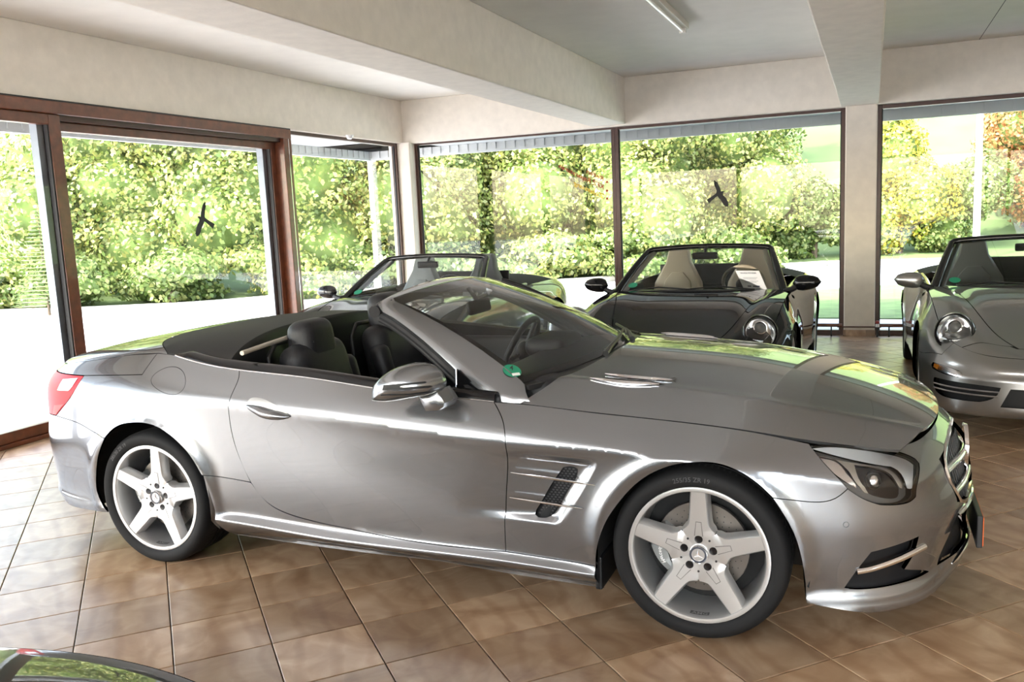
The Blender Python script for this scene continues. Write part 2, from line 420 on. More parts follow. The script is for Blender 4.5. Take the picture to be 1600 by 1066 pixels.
# a second batten, seen mirrored in the window
lt2 = thing('fluorescent_lamp', 'white fluorescent tube lamp on the ceiling behind the photographer', 'lamp', (-1.02, -3.6, ZC))
for ch in list(lt.children):
    c = ch.copy(); put(c, lt2)
# motion sensor dome
sn = thing('motion_sensor', 'small white dome sensor under the left concrete header', 'sensor', (XL + 0.03, 5.58, ZH))
MB().lathe([(0.0, -0.045), (0.025, -0.04), (0.04, -0.022), (0.045, 0.0)], 18).build('dome', pmat('sensor_dome', (0.75, 0.75, 0.75), 0.15, coat=1), sn, smooth=True)
MB().lathe([(0.055, -0.006), (0.055, 0.01)], 18).build('base_ring', M['white'], sn, smooth=True)

# bird silhouettes stuck on the panes (outline traced in the pane's own plane)
BIRD = [(0.30, 0.96), (0.55, 0.99), (0.56, 0.86), (0.52, 0.72), (0.50, 0.60), (0.53, 0.54), (0.60, 0.50), (0.74, 0.44), (0.90, 0.37), (0.84, 0.24),
        (0.70, 0.33), (0.57, 0.41), (0.50, 0.44), (0.46, 0.36), (0.40, 0.26), (0.34, 0.12), (0.27, 0.05), (0.19, 0.03), (0.16, 0.12), (0.19, 0.26), (0.24, 0.36), (0.30, 0.44),
        (0.31, 0.50), (0.22, 0.57), (0.30, 0.585), (0.355, 0.57), (0.37, 0.68), (0.40, 0.80), (0.47, 0.92)]
BIRD = BIRD[2:]; BIRD = [(0.545, 0.97), (0.50, 0.985)] + BIRD[:-1] + [(0.43, 0.88), (0.47, 0.94)]
def bird(label, pts, axis, at):
    v = []
    for p in pts: v.append(p)
    n = len(v); b = MB()
    for d in (0.0, 0.001):
        for p in v: b.v.append((p[0] + (d if axis == 'x' else 0), p[1] - (d if axis == 'y' else 0), p[2]))
    b.f = [tuple(range(n)), tuple(reversed(range(n, 2 * n)))] + [(i, i + n, (i + 1) % n + n, (i + 1) % n) for i in range(n)]
    o = b.build('bird_sticker', pmat('black_film', (0.01, 0.01, 0.013), 0.6))
    tag(o, label, 'sticker', 'bird silhouettes on the windows'); return o
B1 = [(300 + 40 * a, 380 - 80 * b * 0.97) for a, b in [((x - 0.02) * 1.0 - 0.0, z * 0.74 + 0.11) for x, z in BIRD]]
bird('black bird silhouette on the left sliding door pane', [on_x(x, y, XL - 0.10) for x, y in B1], 'x', XL)
ang = math.radians(9)
B2 = []
for x, z in BIRD:                                   # the second one is turned over and tilted
    u, w = -(x - 0.4) * 44, (z - 0.5) * 46
    B2.append((1125 + u * math.cos(ang) - w * math.sin(ang) * 1.0, 303 - (u * math.sin(ang) + w * math.cos(ang))))
bird('black bird silhouette on the back window behind the black cabriolet', [on_y(x, y, GY + 0.025) for x, y in B2], 'y', GY)

# advertising lettering as a mirrored, slanting decal on the back pane
def pane_text(body, px, py, ang, hpx, mat, parent, adv):
    v, f = text_geo(body, 1.0, bold=True)
    w = v[:, 0].max(); out = []
    for x, y, z in v:
        u = -x / w * adv; q = y * hpx                  # runs to the left: mirrored
        X = px + u * math.cos(ang); Y = py + u * math.sin(ang) - q
        out.append(on_y(X, Y, GY + 0.032))
    return mesh('lettering', out, f, mat, parent)
red_t = pmat('red_film', (0.33, 0.03, 0.012), 0.6); yel_t = pmat('yellow_film', (0.62, 0.40, 0.01), 0.6)
sg = thing('window_lettering', 'mirrored red and yellow garage lettering on the back window', 'sign', tuple(on_y(910, 290, GY + 0.036)))
def rel(o, t):
    o.parent = t; o.matrix_parent_inverse = Matrix.Translation(-Vector(t.location))
for body, px, py, a, h, m, adv in (('Reifen', 943.5, 283.5, 26, 10.5, red_t, 30), ('KFZ Reparaturen', 943.5, 296.5, 26, 10.5, red_t, 78), ('Zulassung', 943.5, 311, 25, 10.5, yel_t, 52)):
    rel(pane_text(body, px, py, math.radians(a), h, m, None, adv), sg)
for py in (284.5, 298, 310.5):
    c = [on_y(948.5 + 1.9 * math.cos(t), py + 1.9 * math.sin(t), GY + 0.032) for t in np.linspace(0, 2 * PI, 13)[:-1]]
    rel(mesh('bullet', c, [tuple(range(12))], red_t), sg)

# ---------------------------------------------------------------- outside
ZG = -0.06
struct(box('eave_left', pmat('eave_grey', (0.33, 0.34, 0.34), 0.7), None, XL - 1.62, XL - 0.28, YN - 0.4, YB + 1.75, 2.74, 2.90))
struct(box('eave_back', bpy.data.materials['eave_grey'], None, XL - 1.62, XR + 2, YB + 0.28, YB + 1.75, 2.74, 2.90))
def fascia(nm, pts, z0, z1):
    """ribbed metal edge of the eaves"""
    o = MB().box(*pts, z0, z1).build(nm, pmat('fascia_metal', (0.50, 0.51, 0.50), 0.55)); struct(o)
    rib = MB().box(-0.012, 0.012, -0.012, 0.012, z0 + 0.03, z1 - 0.02).build('rib', bpy.data.materials['fascia_metal'], o); first = True
    x0, x1, y0, y1 = pts
    L = max(x1 - x0, y1 - y0); n = int(L / 0.16)
    lo = (max(x0, x1) + 0.004) if (y1 - y0) > (x1 - x0) else None
    for k in range(min(n, 110)):
        c = rib if first else rib.copy()
        if not first: put(c, o)
        first = False
        if lo is not None: c.location = (x1 + 0.004, y1 - (k + 0.5) * 0.16, 0)
        else: c.location = (x0 + (k + 0.5) * 0.16, y0 - 0.004, 0)
fascia('fascia_left', (XL - 1.66, XL - 1.60, -6.0, YB + 1.80), 2.60, 2.95)
fascia('fascia_back', (XL - 1.66, XR + 2, YB + 1.74, YB + 1.80), 2.60, 2.95)

gm = pmat('pale_paving', (0.55, 0.555, 0.565), 0.9, noise=0.10, nscale=1.2, bump=0.2, bscale=40)
struct(box('ground_paving', gm, None, -60, 60, -40, 60, ZG - 0.3, ZG))
grass_m = pmat('lawn', (0.12, 0.19, 0.055), 0.9, noise=0.25, nscale=3.0, bump=0.6, bscale=90)
def strip(nm, pts, z0, z1, mat):
    return MB().prism([(p[0], p[1]) for p in pts], z1 - z0, 'z', z0).build(nm, mat)
lawn = strip('lawn', [(-4.6, 9.3), (9, 8.7), (12, 14.6), (0.9, 14.3), (-0.2, 13.5), (-2.6, 12.2)], ZG, ZG + 0.015, grass_m)
tag(lawn, 'strip of short green lawn between the building and the road', 'lawn', kind='stuff')
kerb_m = pmat('kerb_stone', (0.47, 0.45, 0.42), 0.9, noise=0.12, nscale=8)
KL = [(-26, 4.6), (-17.1, 9.3), (-14.9, 9.75), (-12.8, 10.6), (-11.4, 12.6), (-8.8, 14.7), (-5.9, 15.6), (-0.7, 20.1), (2.0, 20.3), (12, 20.0), (30, 19.0)]
kerb = bpy.data.objects.new('kerb', None); put(kerb); tag(kerb, 'row of grey kerb stones along the far side of the road', 'kerb')
def smooth_line(P, n):
    P = np.array(P, float); d = np.r_[0, np.cumsum(np.linalg.norm(np.diff(P, axis=0), axis=1))]
    t = np.linspace(0, d[-1], n); return np.stack([np.interp(t, d, P[:, k]) for k in range(P.shape[1])], -1)
ks = smooth_line(KL, 53)
kme = None
for a, b in zip(ks[:-1], ks[1:]):
    L = np.linalg.norm(b - a)
    o = MB().box(-L / 2 + 0.006, L / 2 - 0.006, 0, 0.16, 0, 0.13, bev=0.02).build('kerb_stone', kerb_m, kerb)
    o.location = ((a[0] + b[0]) / 2, (a[1] + b[1]) / 2, ZG); o.rotation_euler = (0, 0, math.atan2(b[1] - a[1], b[0] - a[0]))
# bank and hillside behind the kerb
hv = []; hf = []
hs = smooth_line(KL, 40)
for k, (x, y) in enumerate(hs):
    t = hs[min(k + 1, 39)] - hs[max(k - 1, 0)]; nrm = np.array([-t[1], t[0]]) / np.linalg.norm(t)
    for d, z in ((0.15, 0.02), (3.2, 0.25), (6, 1.5), (14, 6.0), (30, 15), (60, 32)):
        hv.append((x + nrm[0] * d, y + nrm[1] * d, ZG + z))
for k in range(39):
    for q in range(5): hf.append((k * 6 + q, (k + 1) * 6 + q, (k + 1) * 6 + q + 1, k * 6 + q + 1))
hill = mesh('hillside', hv, hf, pmat('meadow', (0.085, 0.13, 0.04), 0.95, noise=0.2, nscale=0.7, bump=0.4, bscale=20), smooth=True); struct(hill)
# low stone island and a step outside the sliding door
isl = strip('traffic_island', [(-17, 4.0), (-13.6, 6.6), (-13.2, 7.1), (-13.5, 7.45), (-14.2, 7.4), (-19, 6.6)], ZG, ZG + 0.17, kerb_m)
tag(isl, 'low grey stone traffic island with a rounded end outside the sliding door', 'kerb')
st = MB().box(-0.9, 0.9, -0.16, 0.16, 0, 0.10, bev=0.012).build('stone_step', pmat('sandstone', (0.52, 0.43, 0.33), 0.9, noise=0.1)); st.location = (-6.75, 2.1, ZG); st.rotation_euler = (0, 0, math.radians(6))
tag(st, 'long low sandstone slab lying outside the sliding door', 'slab')

# bushes and trees
GREEN = [(0.152, 0.208, 0.04), (0.232, 0.272, 0.064), (0.304, 0.32, 0.096), (0.096, 0.152, 0.032), (0.368, 0.344, 0.104), (0.192, 0.248, 0.064), (0.272, 0.304, 0.12)]
M['leaf_a'] = leaf_mat('leaf_yellow_green', GREEN)
M['leaf_b'] = leaf_mat('leaf_green', [(0.096, 0.152, 0.032), (0.144, 0.208, 0.056), (0.2, 0.256, 0.08), (0.072, 0.12, 0.024), (0.256, 0.288, 0.096)])
M['leaf_c'] = leaf_mat('leaf_gold', [(0.416, 0.352, 0.048), (0.32, 0.352, 0.056), (0.464, 0.32, 0.04), (0.24, 0.32, 0.048), (0.384, 0.384, 0.096)])
M['leaf_d'] = leaf_mat('leaf_rust', [(0.336, 0.136, 0.048), (0.4, 0.192, 0.072), (0.272, 0.16, 0.048), (0.44, 0.264, 0.112), (0.24, 0.224, 0.064)])
M['leaf_core'] = pmat('core_green', (0.09, 0.14, 0.03), 0.95, noise=0.4, nscale=3)
M['bark'] = pmat('bark', (0.10, 0.075, 0.05), 0.95, noise=0.3, nscale=10)
nrng = np.random.default_rng(3)
def foliage_mesh(nm, blobs, n, size, mat, parent):
    vol = np.array([b[3] * b[4] + b[3] * b[5] + b[4] * b[5] for b in blobs]); pick = nrng.choice(len(blobs), n, p=vol / vol.sum())
    B = np.array(blobs, float)[pick]
    d = nrng.normal(size=(n, 3)); d /= np.linalg.norm(d, axis=1)[:, None]
    lump = 1 + 0.10 * np.sin(d[:, 0] * 7 + B[:, 0] * 3) + 0.10 * np.sin(d[:, 2] * 8 + B[:, 1] * 5) + 0.08 * np.sin(d[:, 1] * 11)
    rad = (lump * nrng.uniform(0.80, 1.06, n))[:, None]
    c = B[:, :3] + d * B[:, 3:] * rad
    keep = c[:, 2] > 0.02; c = c[keep]; d = d[keep]; n = len(c)
    nr = d + nrng.normal(scale=0.55, size=(n, 3)); nr[:, 2] += 0.25; nr /= np.linalg.norm(nr, axis=1)[:, None]
    a = np.cross(nr, nrng.normal(size=(n, 3))); a /= np.linalg.norm(a, axis=1)[:, None]; b = np.cross(nr, a)
    s = (size * nrng.uniform(0.6, 1.35, n))[:, None]
    V = np.stack([c - a * s * 0.55, c - b * s * 0.36 + nr * s * 0.08, c + a * s * 0.55, c + b * s * 0.36 + nr * s * 0.08], 1).reshape(-1, 3)
    me = bpy.data.meshes.new(nm); me.vertices.add(4 * n); me.vertices.foreach_set('co', V.ravel())
    me.loops.add(4 * n); me.loops.foreach_set('vertex_index', np.arange(4 * n)); me.polygons.add(n)
    me.polygons.foreach_set('loop_start', np.arange(0, 4 * n, 4)); me.polygons.foreach_set('loop_total', np.full(n, 4)); me.update(calc_edges=True)
    me.materials.append(mat); o = bpy.data.objects.new(nm, me); put(o, parent); o['kind'] = 'stuff'
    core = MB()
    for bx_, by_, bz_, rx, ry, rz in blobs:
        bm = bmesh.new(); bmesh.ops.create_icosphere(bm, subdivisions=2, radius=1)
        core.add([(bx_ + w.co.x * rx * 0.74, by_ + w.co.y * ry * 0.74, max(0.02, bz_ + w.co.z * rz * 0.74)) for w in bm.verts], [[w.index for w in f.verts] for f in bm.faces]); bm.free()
    core.build('inner_core', M['leaf_core'], parent, smooth=True, fix=False)  # solid dark green lump keeps each bush from being see-through
def bush(name, label, x, y, rx, h, n, size, mat, cat='bush', z=0.0, trunk=0.0, group='bushes along the road'):
    t = thing(name, label, cat, (x, y, ZG + z), 0, group)
    blobs = []
    k = max(3, int(rx * 3))
    for i in range(k):
        zz = trunk + (h - trunk) * (0.22 + 0.62 * (i / k) ** 0.9)
        w = (1.0 - 0.45 * (i / k)); r = rx * 0.56 * (1.0 - 0.25 * i / k)
        a = rnd.uniform(0, 2 * PI)
        blobs.append((math.cos(a) * rx * 0.45 * w, math.sin(a) * rx * 0.32 * w, zz, r, r * 0.85, (h - trunk) * 0.24))
    foliage_mesh('foliage', blobs, n, size, mat, t)
    MB().tube([(0, 0, -0.05), (0.05, 0.02, h * 0.3), (0.12, -0.04, h * 0.62)], [0.09 + trunk * 0.03, 0.07, 0.03], 8).build('stem', M['bark'], t, smooth=True)
    return t
BU = [  # pixel column of the foot, distance behind the kerb, half width, height, leaves, leaf size, kind, label
 (-17.0, 11.6, 2.6, 5.2, 6500, 0.19, 'leaf_a', 'broad yellow-green bush at the left edge outside the sliding door'),
 (-14.6, 12.2, 2.5, 5.6, 6500, 0.19, 'leaf_a', 'bright hazel bush seen through the left part of the sliding door'),
 (-12.4, 13.4, 2.5, 5.8, 6500, 0.18, 'leaf_a', 'tall yellow-green bush behind the bird silhouette on the sliding door'),
 (-10.6, 15.2, 2.5, 5.8, 6500, 0.18, 'leaf_a', 'dense green bush seen beside the brown door post'),
 (-8.9, 17.0, 2.4, 5.6, 6500, 0.18, 'leaf_a', 'leafy hazel bush seen through the narrow corner window'),
 (-6.9, 17.7, 2.4, 5.8, 6500, 0.18, 'leaf_a', 'dense hazel bush right of the corner column'),
 (-4.8, 18.6, 2.4, 5.8, 6500, 0.18, 'leaf_a', 'yellow-green bush behind the mirrored red lettering'),
 (-2.9, 20.2, 2.0, 5.6, 5000, 0.17, 'leaf_a', 'loose green bush behind the left part of the black cabriolet'),
 (-0.9, 21.6, 1.5, 2.4, 3600, 0.16, 'leaf_b', 'low round green bush left of the concrete pillar'),
 (1.3, 22.4, 1.7, 4.4, 4600, 0.17, 'leaf_c', 'golden green tree just right of the concrete pillar'),
 (2.9, 22.8, 1.5, 2.8, 3600, 0.16, 'leaf_b', 'low green bush behind the silver cabriolet'),
 (-3.2, 26.5, 2.0, 6.4, 4200, 0.2, 'leaf_b', 'dark green tree on the slope above the second bird silhouette'),
 (4.6, 24.5, 1.7, 5.0, 4200, 0.18, 'leaf_d', 'rust red tree beside the white lamp post'),
 (7.2, 25.5, 1.9, 5.4, 4200, 0.19, 'leaf_d', 'orange tree on the slope at the right edge'),
]
for x, y, rx, h, n, sz, mt, lb in BU:
    kd = float(np.min(np.linalg.norm(smooth_line(KL, 400) - np.array([x, y]), axis=1))); zz = float(np.interp(kd, [0, 3.2, 6, 14], [0, 0.2, 1.4, 5.8]))
    bush('hazel_bush' if mt == 'leaf_a' else 'garden_bush', lb, x, y, rx, h, int(n * 3.0), sz * 0.62, M[mt], trunk=0.0, z=zz)
# ground cover at the foot of the bushes, hiding the stems
for k, (x, y) in enumerate(smooth_line([(-18, 9.6), (-14.9, 10.4), (-12.6, 11.5), (-11.0, 13.4), (-8.6, 15.4), (-5.9, 16.4), (-3.2, 18.6)], 9)):
    bush('ivy_clump', 'low clump of ivy at the road kerb, number %s from the left' % ('first second third fourth fifth sixth seventh eighth ninth'.split()[k]) if False else
         ['low ivy clump at the kerb by the left picture edge', 'low ivy clump at the kerb left of the bird silhouette', 'low ivy clump at the kerb below the bird silhouette',
          'low ivy clump at the kerb left of the brown door post', 'low ivy clump at the kerb behind the dark roadster', 'low ivy clump at the kerb by the corner column',
          'low ivy clump at the kerb right of the corner column', 'low ivy clump at the kerb below the red lettering', 'low ivy clump at the kerb left of the black cabriolet'][k],
         x, y, 1.8, 1.3, 4500, 0.11, M['leaf_b'] if k % 3 else M['leaf_a'], group='ivy along the kerb')
# a young conifer by the left edge
cf = thing('young_conifer', 'small thin conifer at the far left outside the sliding door', 'tree', (-15.6, 9.3, ZG))
MB().tube([(0, 0, 0), (0, 0, 2.3)], [0.03, 0.006], 8).build('trunk', M['bark'], cf, smooth=True)
cb = MB()
for k in range(26):
    z = 0.25 + k * 0.078; r = 0.62 * (1 - k / 29); 
    for q in range(5):
        a = k * 1.3 + q * 2 * PI / 5
        cb.tube([(0, 0, z), (math.cos(a) * r, math.sin(a) * r, z - 0.05 + 0.1 * r)], [0.012, 0.004], 5)
        for w in (0.45, 0.7, 0.95):
            for sgn in (-1, 1):
                cb.tube([(math.cos(a) * r * w, math.sin(a) * r * w, z), (math.cos(a + sgn * 0.5) * r * (w + 0.2), math.sin(a + sgn * 0.5) * r * (w + 0.2), z)], [0.01, 0.004], 4)
cb.build('branches', pmat('conifer_green', (0.14, 0.20, 0.07), 0.9), cf, fix=False)
# lamp posts
def lamp_post(label, x, y, h, r):
    t = thing('lamp_post', label, 'lamp post', (x, y, ZG), 0, 'white lamp posts')
    MB().tube([(0, 0, 0), (0, 0, h)], [r, r * 0.8], 14).build('pole', M['white'], t, smooth=True)
    MB().lathe([(r * 1.6, 0), (r * 1.6, 0.5), (r, 0.6)], 14).build('foot', M['white'], t, smooth=True)
    MB().tube([(0, 0, h), (-0.5, -0.3, h + 0.15), (-1.1, -0.7, h + 0.2)], r * 0.6, 10).build('arm', M['white'], t, smooth=True)
    MB().box(-1.6, -0.9, -0.85, -0.6, h + 0.13, h + 0.25, bev=0.03).build('lamp_head', M['white'], t)
    return t
p = on_z(1578, 408, 0.3); lamp_post('tall white lamp post outside the right window', p[0] * 0.98, 20.6, 6.5, 0.085)
lamp_post('slim white lamp post seen through the narrow corner window', -9.9, 13.3, 6.5, 0.055)
# ---------------------------------------------------------------- surface tools for car bodies
def nat_spline(x, y):
    """C2 natural cubic through (x, y); returns a vectorised function"""
    x = np.asarray(x, float); y = np.asarray(y, float); n = len(x); h = np.diff(x)
    A = np.zeros((n, n)); r = np.zeros(n); A[0, 0] = A[-1, -1] = 1
    for i in range(1, n - 1):
        A[i, i - 1] = h[i - 1]; A[i, i] = 2 * (h[i - 1] + h[i]); A[i, i + 1] = h[i]
        r[i] = 6 * ((y[i + 1] - y[i]) / h[i] - (y[i] - y[i - 1]) / h[i - 1])
    m = np.linalg.solve(A, r)
    def f(t):
        t = np.asarray(t, float); k = np.clip(np.searchsorted(x, t) - 1, 0, n - 2)
        a = (x[k + 1] - t) / h[k]; b = (t - x[k]) / h[k]
        return a * y[k] + b * y[k + 1] + ((a ** 3 - a) * m[k] + (b ** 3 - b) * m[k + 1]) * h[k] ** 2 / 6
    return f
def hermite(z0, z1, d0, d1, s0, s1, z):
    h = z1 - z0; t = np.clip((z - z0) / h, -0.2, 1.2)
    return d0 * (2 * t ** 3 - 3 * t ** 2 + 1) + s0 * h * (t ** 3 - 2 * t ** 2 + t) + d1 * (3 * t ** 2 - 2 * t ** 3) + s1 * h * (t ** 3 - t ** 2)
def sstep(a, b, x):
    t = np.clip((x - a) / (b - a), 0, 1); return t * t * (3 - 2 * t)
def catmull(P, step):
    P = np.asarray(P, float)
    if len(P) == 2:
        n = max(1, int(np.ceil(np.linalg.norm(P[1] - P[0]) / step))); t = np.linspace(0, 1, n + 1)[:, None]; return P[0] * (1 - t) + P[1] * t
    d = np.r_[0, np.cumsum(np.sqrt(np.linalg.norm(np.diff(P, axis=0), axis=1)) + 1e-9)]
    fs = [nat_spline(d, P[:, k]) for k in range(P.shape[1])]
    tt = np.linspace(0, d[-1], 400); C = np.stack([f(tt) for f in fs], -1)
    L = np.r_[0, np.cumsum(np.linalg.norm(np.diff(C, axis=0), axis=1))]; n = max(2, int(np.ceil(L[-1] / step)))
    q = np.interp(np.linspace(0, L[-1], n + 1), L, tt); return np.stack([f(q) for f in fs], -1)
def in_poly(P, poly):
    x, y = P[:, 0], P[:, 1]; c = np.zeros(len(P), bool); n = len(poly)
    for i in range(n):
        x0, y0 = poly[i]; x1, y1 = poly[(i + 1) % n]
        m = ((y0 > y) != (y1 > y)); xx = (x1 - x0) * (y - y0) / ((y1 - y0) if abs(y1 - y0) > 1e-12 else 1e-12) + x0
        c ^= m & (x < xx)
    return c
def poly_dist(P, poly):
    d = np.full(len(P), 1e9); n = len(poly)
    for i in range(n):
        a = poly[i]; b = poly[(i + 1) % n]; ab = b - a; t = np.clip(((P - a) @ ab) / max(ab @ ab, 1e-12), 0, 1)
        d = np.minimum(d, np.linalg.norm(P - a - t[:, None] * ab, axis=1))
    return d
def shrink(poly, g):
    """move a closed outline inwards by g"""
    poly = np.asarray(poly); n = len(poly)
    area = 0.5 * np.sum(poly[:, 0] * np.roll(poly[:, 1], -1) - np.roll(poly[:, 0], -1) * poly[:, 1]); s = 1 if area > 0 else -1
    e = np.roll(poly, -1, 0) - poly; e /= np.maximum(np.linalg.norm(e, axis=1), 1e-9)[:, None]; nn = np.stack([-e[:, 1], e[:, 0]], -1) * s
    b = nn + np.roll(nn, 1, 0); b /= np.maximum(np.linalg.norm(b, axis=1), 1e-6)[:, None]
    k = np.clip(np.sum(b * nn, axis=1), 0.5, 1); return poly + b * (g / k)[:, None]
def dedupe(P, eps=1e-4):
    out = [P[0]]
    for p in P[1:]:
        if np.linalg.norm(p - out[-1]) > eps: out.append(p)
    if np.linalg.norm(out[0] - out[-1]) < eps: out.pop()
    return np.array(out)
def cdt_region(outer, holes, h, lines=()):
    pts = list(outer); loops = [list(range(len(outer)))]; ledges = []
    for q in holes:
        loops.append(list(range(len(pts), len(pts) + len(q)))); pts += list(q)
    lo = np.min(outer, 0); hi = np.max(outer, 0); G = []; j = 0; yy = lo[1]
    while yy < hi[1]:
        G += [(xx, yy) for xx in np.arange(lo[0] + (0.5 * h if j % 2 else 0), hi[0], h)]; yy += h * 0.866; j += 1
    G = np.array(G); ok = in_poly(G, outer) & (poly_dist(G, outer) > 0.45 * h)
    for q in holes: ok &= (~in_poly(G, q)) & (poly_dist(G, q) > 0.45 * h)
    for ln in lines:
        k = in_poly(ln, outer) & (poly_dist(ln, outer) > 0.12 * h)
        for q in holes: k &= (~in_poly(ln, q)) & (poly_dist(ln, q) > 0.12 * h)
        dl = np.min(np.linalg.norm(G[:, None, :] - ln[None, k], axis=2), axis=1) if k.any() else np.full(len(G), 9.0); ok &= dl > 0.42 * h
        prev = None
        for i in range(len(ln)):
            if k[i]:
                pts.append(ln[i])
                if prev is not None: ledges.append((prev, len(pts) - 1))
                prev = len(pts) - 1
            else: prev = None
    pts += list(G[ok]); edges = ledges + [(l[i], l[(i + 1) % len(l)]) for l in loops for i in range(len(l))]
    V, E, F, _, _, _ = geometry.delaunay_2d_cdt([Vector((float(p[0]), float(p[1]))) for p in pts], edges, [], 0, 1e-6)
    V = np.array([tuple(v) for v in V]); F = np.array([tuple(f) for f in F])
    c = V[F].mean(1); ok = in_poly(c, outer)
    for q in holes: ok &= ~in_poly(c, q)
    return V, F[ok]

# ---------------------------------------------------------------- the silver roadster: skin as outline in plan plus inset by height
OUT = np.array([(-3.70, 0), (-3.685, -.22), (-3.645, -.40), (-3.575, -.56), (-3.47, -.70), (-3.345, -.805), (-3.15, -.882), (-2.90, -.920), (-2.585, -.935), (-2.20, -.926), (-1.60, -.917), (-.80, -.917),
                (-.40, -.926), (0, -.936), (.28, -.922), (.48, -.880), (.66, -.795), (.77, -.68), (.838, -.56), (.892, -.42), (.952, -.20), (.975, 0)])
_d = np.r_[0, np.cumsum(np.linalg.norm(np.diff(OUT, axis=0), axis=1))]
_ext = np.vstack([OUT[2:0:-1] * [1, -1], OUT, OUT[-2:-4:-1] * [1, -1]]); _de = np.r_[0, np.cumsum(np.linalg.norm(np.diff(_ext, axis=0), axis=1))]; _de -= _de[2]
fox = nat_spline(_de, _ext[:, 0]); foy = nat_spline(_de, _ext[:, 1])
SMAX = _d[-1]
def s_of_x(x): return np.interp(x, OUT[2:20, 0], _d[2:20])
# feature lines by station: bottom, ridge, sill top, middle, shoulder crease, top edge -> height z, inset d, slope below, slope above
ST = [0, 2, 4, 5, 6, 7, 8, 9, 10, 11, 12, 13, 14, 15, 16, 17, 18, 19, 21]
Z0 = [.22, .22, .20, .185, .17, .165, .165, .165, .16, .145, .135, .135, .14, .145, .15, .15, .15, .15, .155]
D0 = [.10, .10, .07, .06, .05, .05, .06, .09, .10, .10, .10, .05, .03, .012, .012, .015, .025, .03, .02]
Z1 = [.30, .30, .28, .265, .25, .25, .255, .255, .222, .215, .205, .20, .20, .197, .20, .205, .21, .215, .22]
D1 = [.02, .02, .015, .012, .012, .015, .02, .012, .010, .010, .010, .01, .004, .0, .0, .004, .018, .022, .012]
Z2 = [.36, .36, .35, .34, .33, .32, .31, .30, .272, .262, .250, .25, .25, .245, .25, .255, .26, .265, .27]
D2 = [.012, .012, .014, .018, .022, .026, .030, .034, .036, .034, .032, .025, .016, .015, .018, .02, .032, .034, .018]
Z3 = [.54, .54, .54, .54, .54, .53, .52, .50, .48, .47, .46, .45, .44, .43, .43, .43, .43, .43, .42]
D3 = [.0, .0, .0, .0, .0, .0, .0, .012, .016, .016, .012, .004, .003, .003, .004, .005, .004, .004, .002]
Z4 = [.66, .66, .67, .69, .73, .77, .80, .80, .768, .705, .70, .69, .66, .62, .595, .585, .58, .575, .57]
D4 = [.02, .02, .015, .012, .008, .003, .0, .0, .0, .0, .0, .0, .003, .010, .016, .022, .038, .046, .018]
Z5 = [.915, .915, .918, .926, .948, .978, 1.006, .976, .923, .858, .828, .806, .765, .742, .716, .70, .698, .702, .725]
D5 = [.115, .115, .115, .122, .132, .142, .142, .106, .085, .085, .098, .115, .105, .100, .105, .112, .112, .115, .145]
S5 = [1.6, 1.6, 1.6, 1.6, 1.6, 1.5, 1.3, .9, .75, .85, 1.1, 1.2, 1.1, .95, .9, .9, .9, 1.0, 1.1]
S4a = [.10, .10, .12, .15, .20, .25, .25, .22, .18, .2, .25, .28, .28, .25, .22, .25, .3, .3, .3]
_ss = _d[ST]
LN = {k: nat_spline(_ss, v) for k, v in dict(Z0=Z0, D0=D0, Z1=Z1, D1=D1, Z2=Z2, D2=D2, Z3=Z3, D3=D3, Z4=Z4, D4=D4, Z5=Z5, D5=D5, S5=S5, S4=S4a).items()}
WF, WR = (0.0, 0.325), (-2.572, 0.327)
def inset(s, z):
    L = {k: f(s) for k, f in LN.items()}
    cs = np.interp(s, [s_of_x(-2.6), s_of_x(-1.9), s_of_x(-.9), s_of_x(-.35), s_of_x(0.1)], [0, .10, .30, .30, 0])      # how hollow the flank is under the shoulder crease
    d = hermite(L['Z0'], L['Z1'], L['D0'], L['D1'], -1.6, -0.5, z)
    d = np.where(z > L['Z1'], hermite(L['Z1'], L['Z2'], L['D1'], L['D2'], 0.55, 0.0, z), d)
    d = np.where(z > L['Z2'], hermite(L['Z2'], L['Z3'], L['D2'], L['D3'], -0.12, -0.05, z), d)
    d = np.where(z > L['Z3'], hermite(L['Z3'], L['Z4'], L['D3'], L['D4'], -0.05, -cs, z), d)
    d = np.where(z > L['Z4'], hermite(L['Z4'], L['Z5'], L['D4'], L['D5'], L['S4'] * 0.5, L['S5'], z), d)
    return d
def belt(s, z):
    s = np.asarray(s, float); z = np.asarray(z, float)
    x = fox(s); y = foy(s); e = 1e-3; tx = fox(s + e) - fox(s - e); ty = foy(s + e) - foy(s - e); L = np.hypot(tx, ty)
    nx, ny = ty / L, -tx / L                          # outward normal in plan
    d = inset(s, z)
    for (cx, cz), R in ((WF, 0.368), (WR, 0.368)):    # flared wheel arches
        r = np.hypot(x - cx, z - cz); d = d - 0.016 * np.exp(-((r - R) / 0.035) ** 2) * sstep(0.18, 0.30, z) - 0.012 * np.exp(-((r - R) / 0.09) ** 2) * sstep(0.2, 0.35, z)
    # hollow around the side vent, deepest along its slanting front edge
    xe = -0.375 + (z - 0.62) * 0.62
    w = x - xe
    hol = sstep(0.0, -0.045, w) * sstep(-0.55, -0.05, w) * sstep(0.385, 0.43, z) * sstep(0.675 - 0.04 * (w + .1), 0.63 - 0.04 * (w + .1), z)
    d = d + 0.024 * hol
    return np.stack([x - nx * d, y - ny * d, z], -1)
def belt_n(s, z):
    e = 1.5e-3; a = belt(s + e, z) - belt(s - e, z); b = belt(s, z + e) - belt(s, z - e)
    n = np.cross(a, b); n /= np.linalg.norm(n, axis=-1)[..., None]; return n
SKIN = (belt, belt_n, LN)
_gs = np.linspace(0.3, SMAX, 300); _gz = np.linspace(0.13, 1.05, 140)
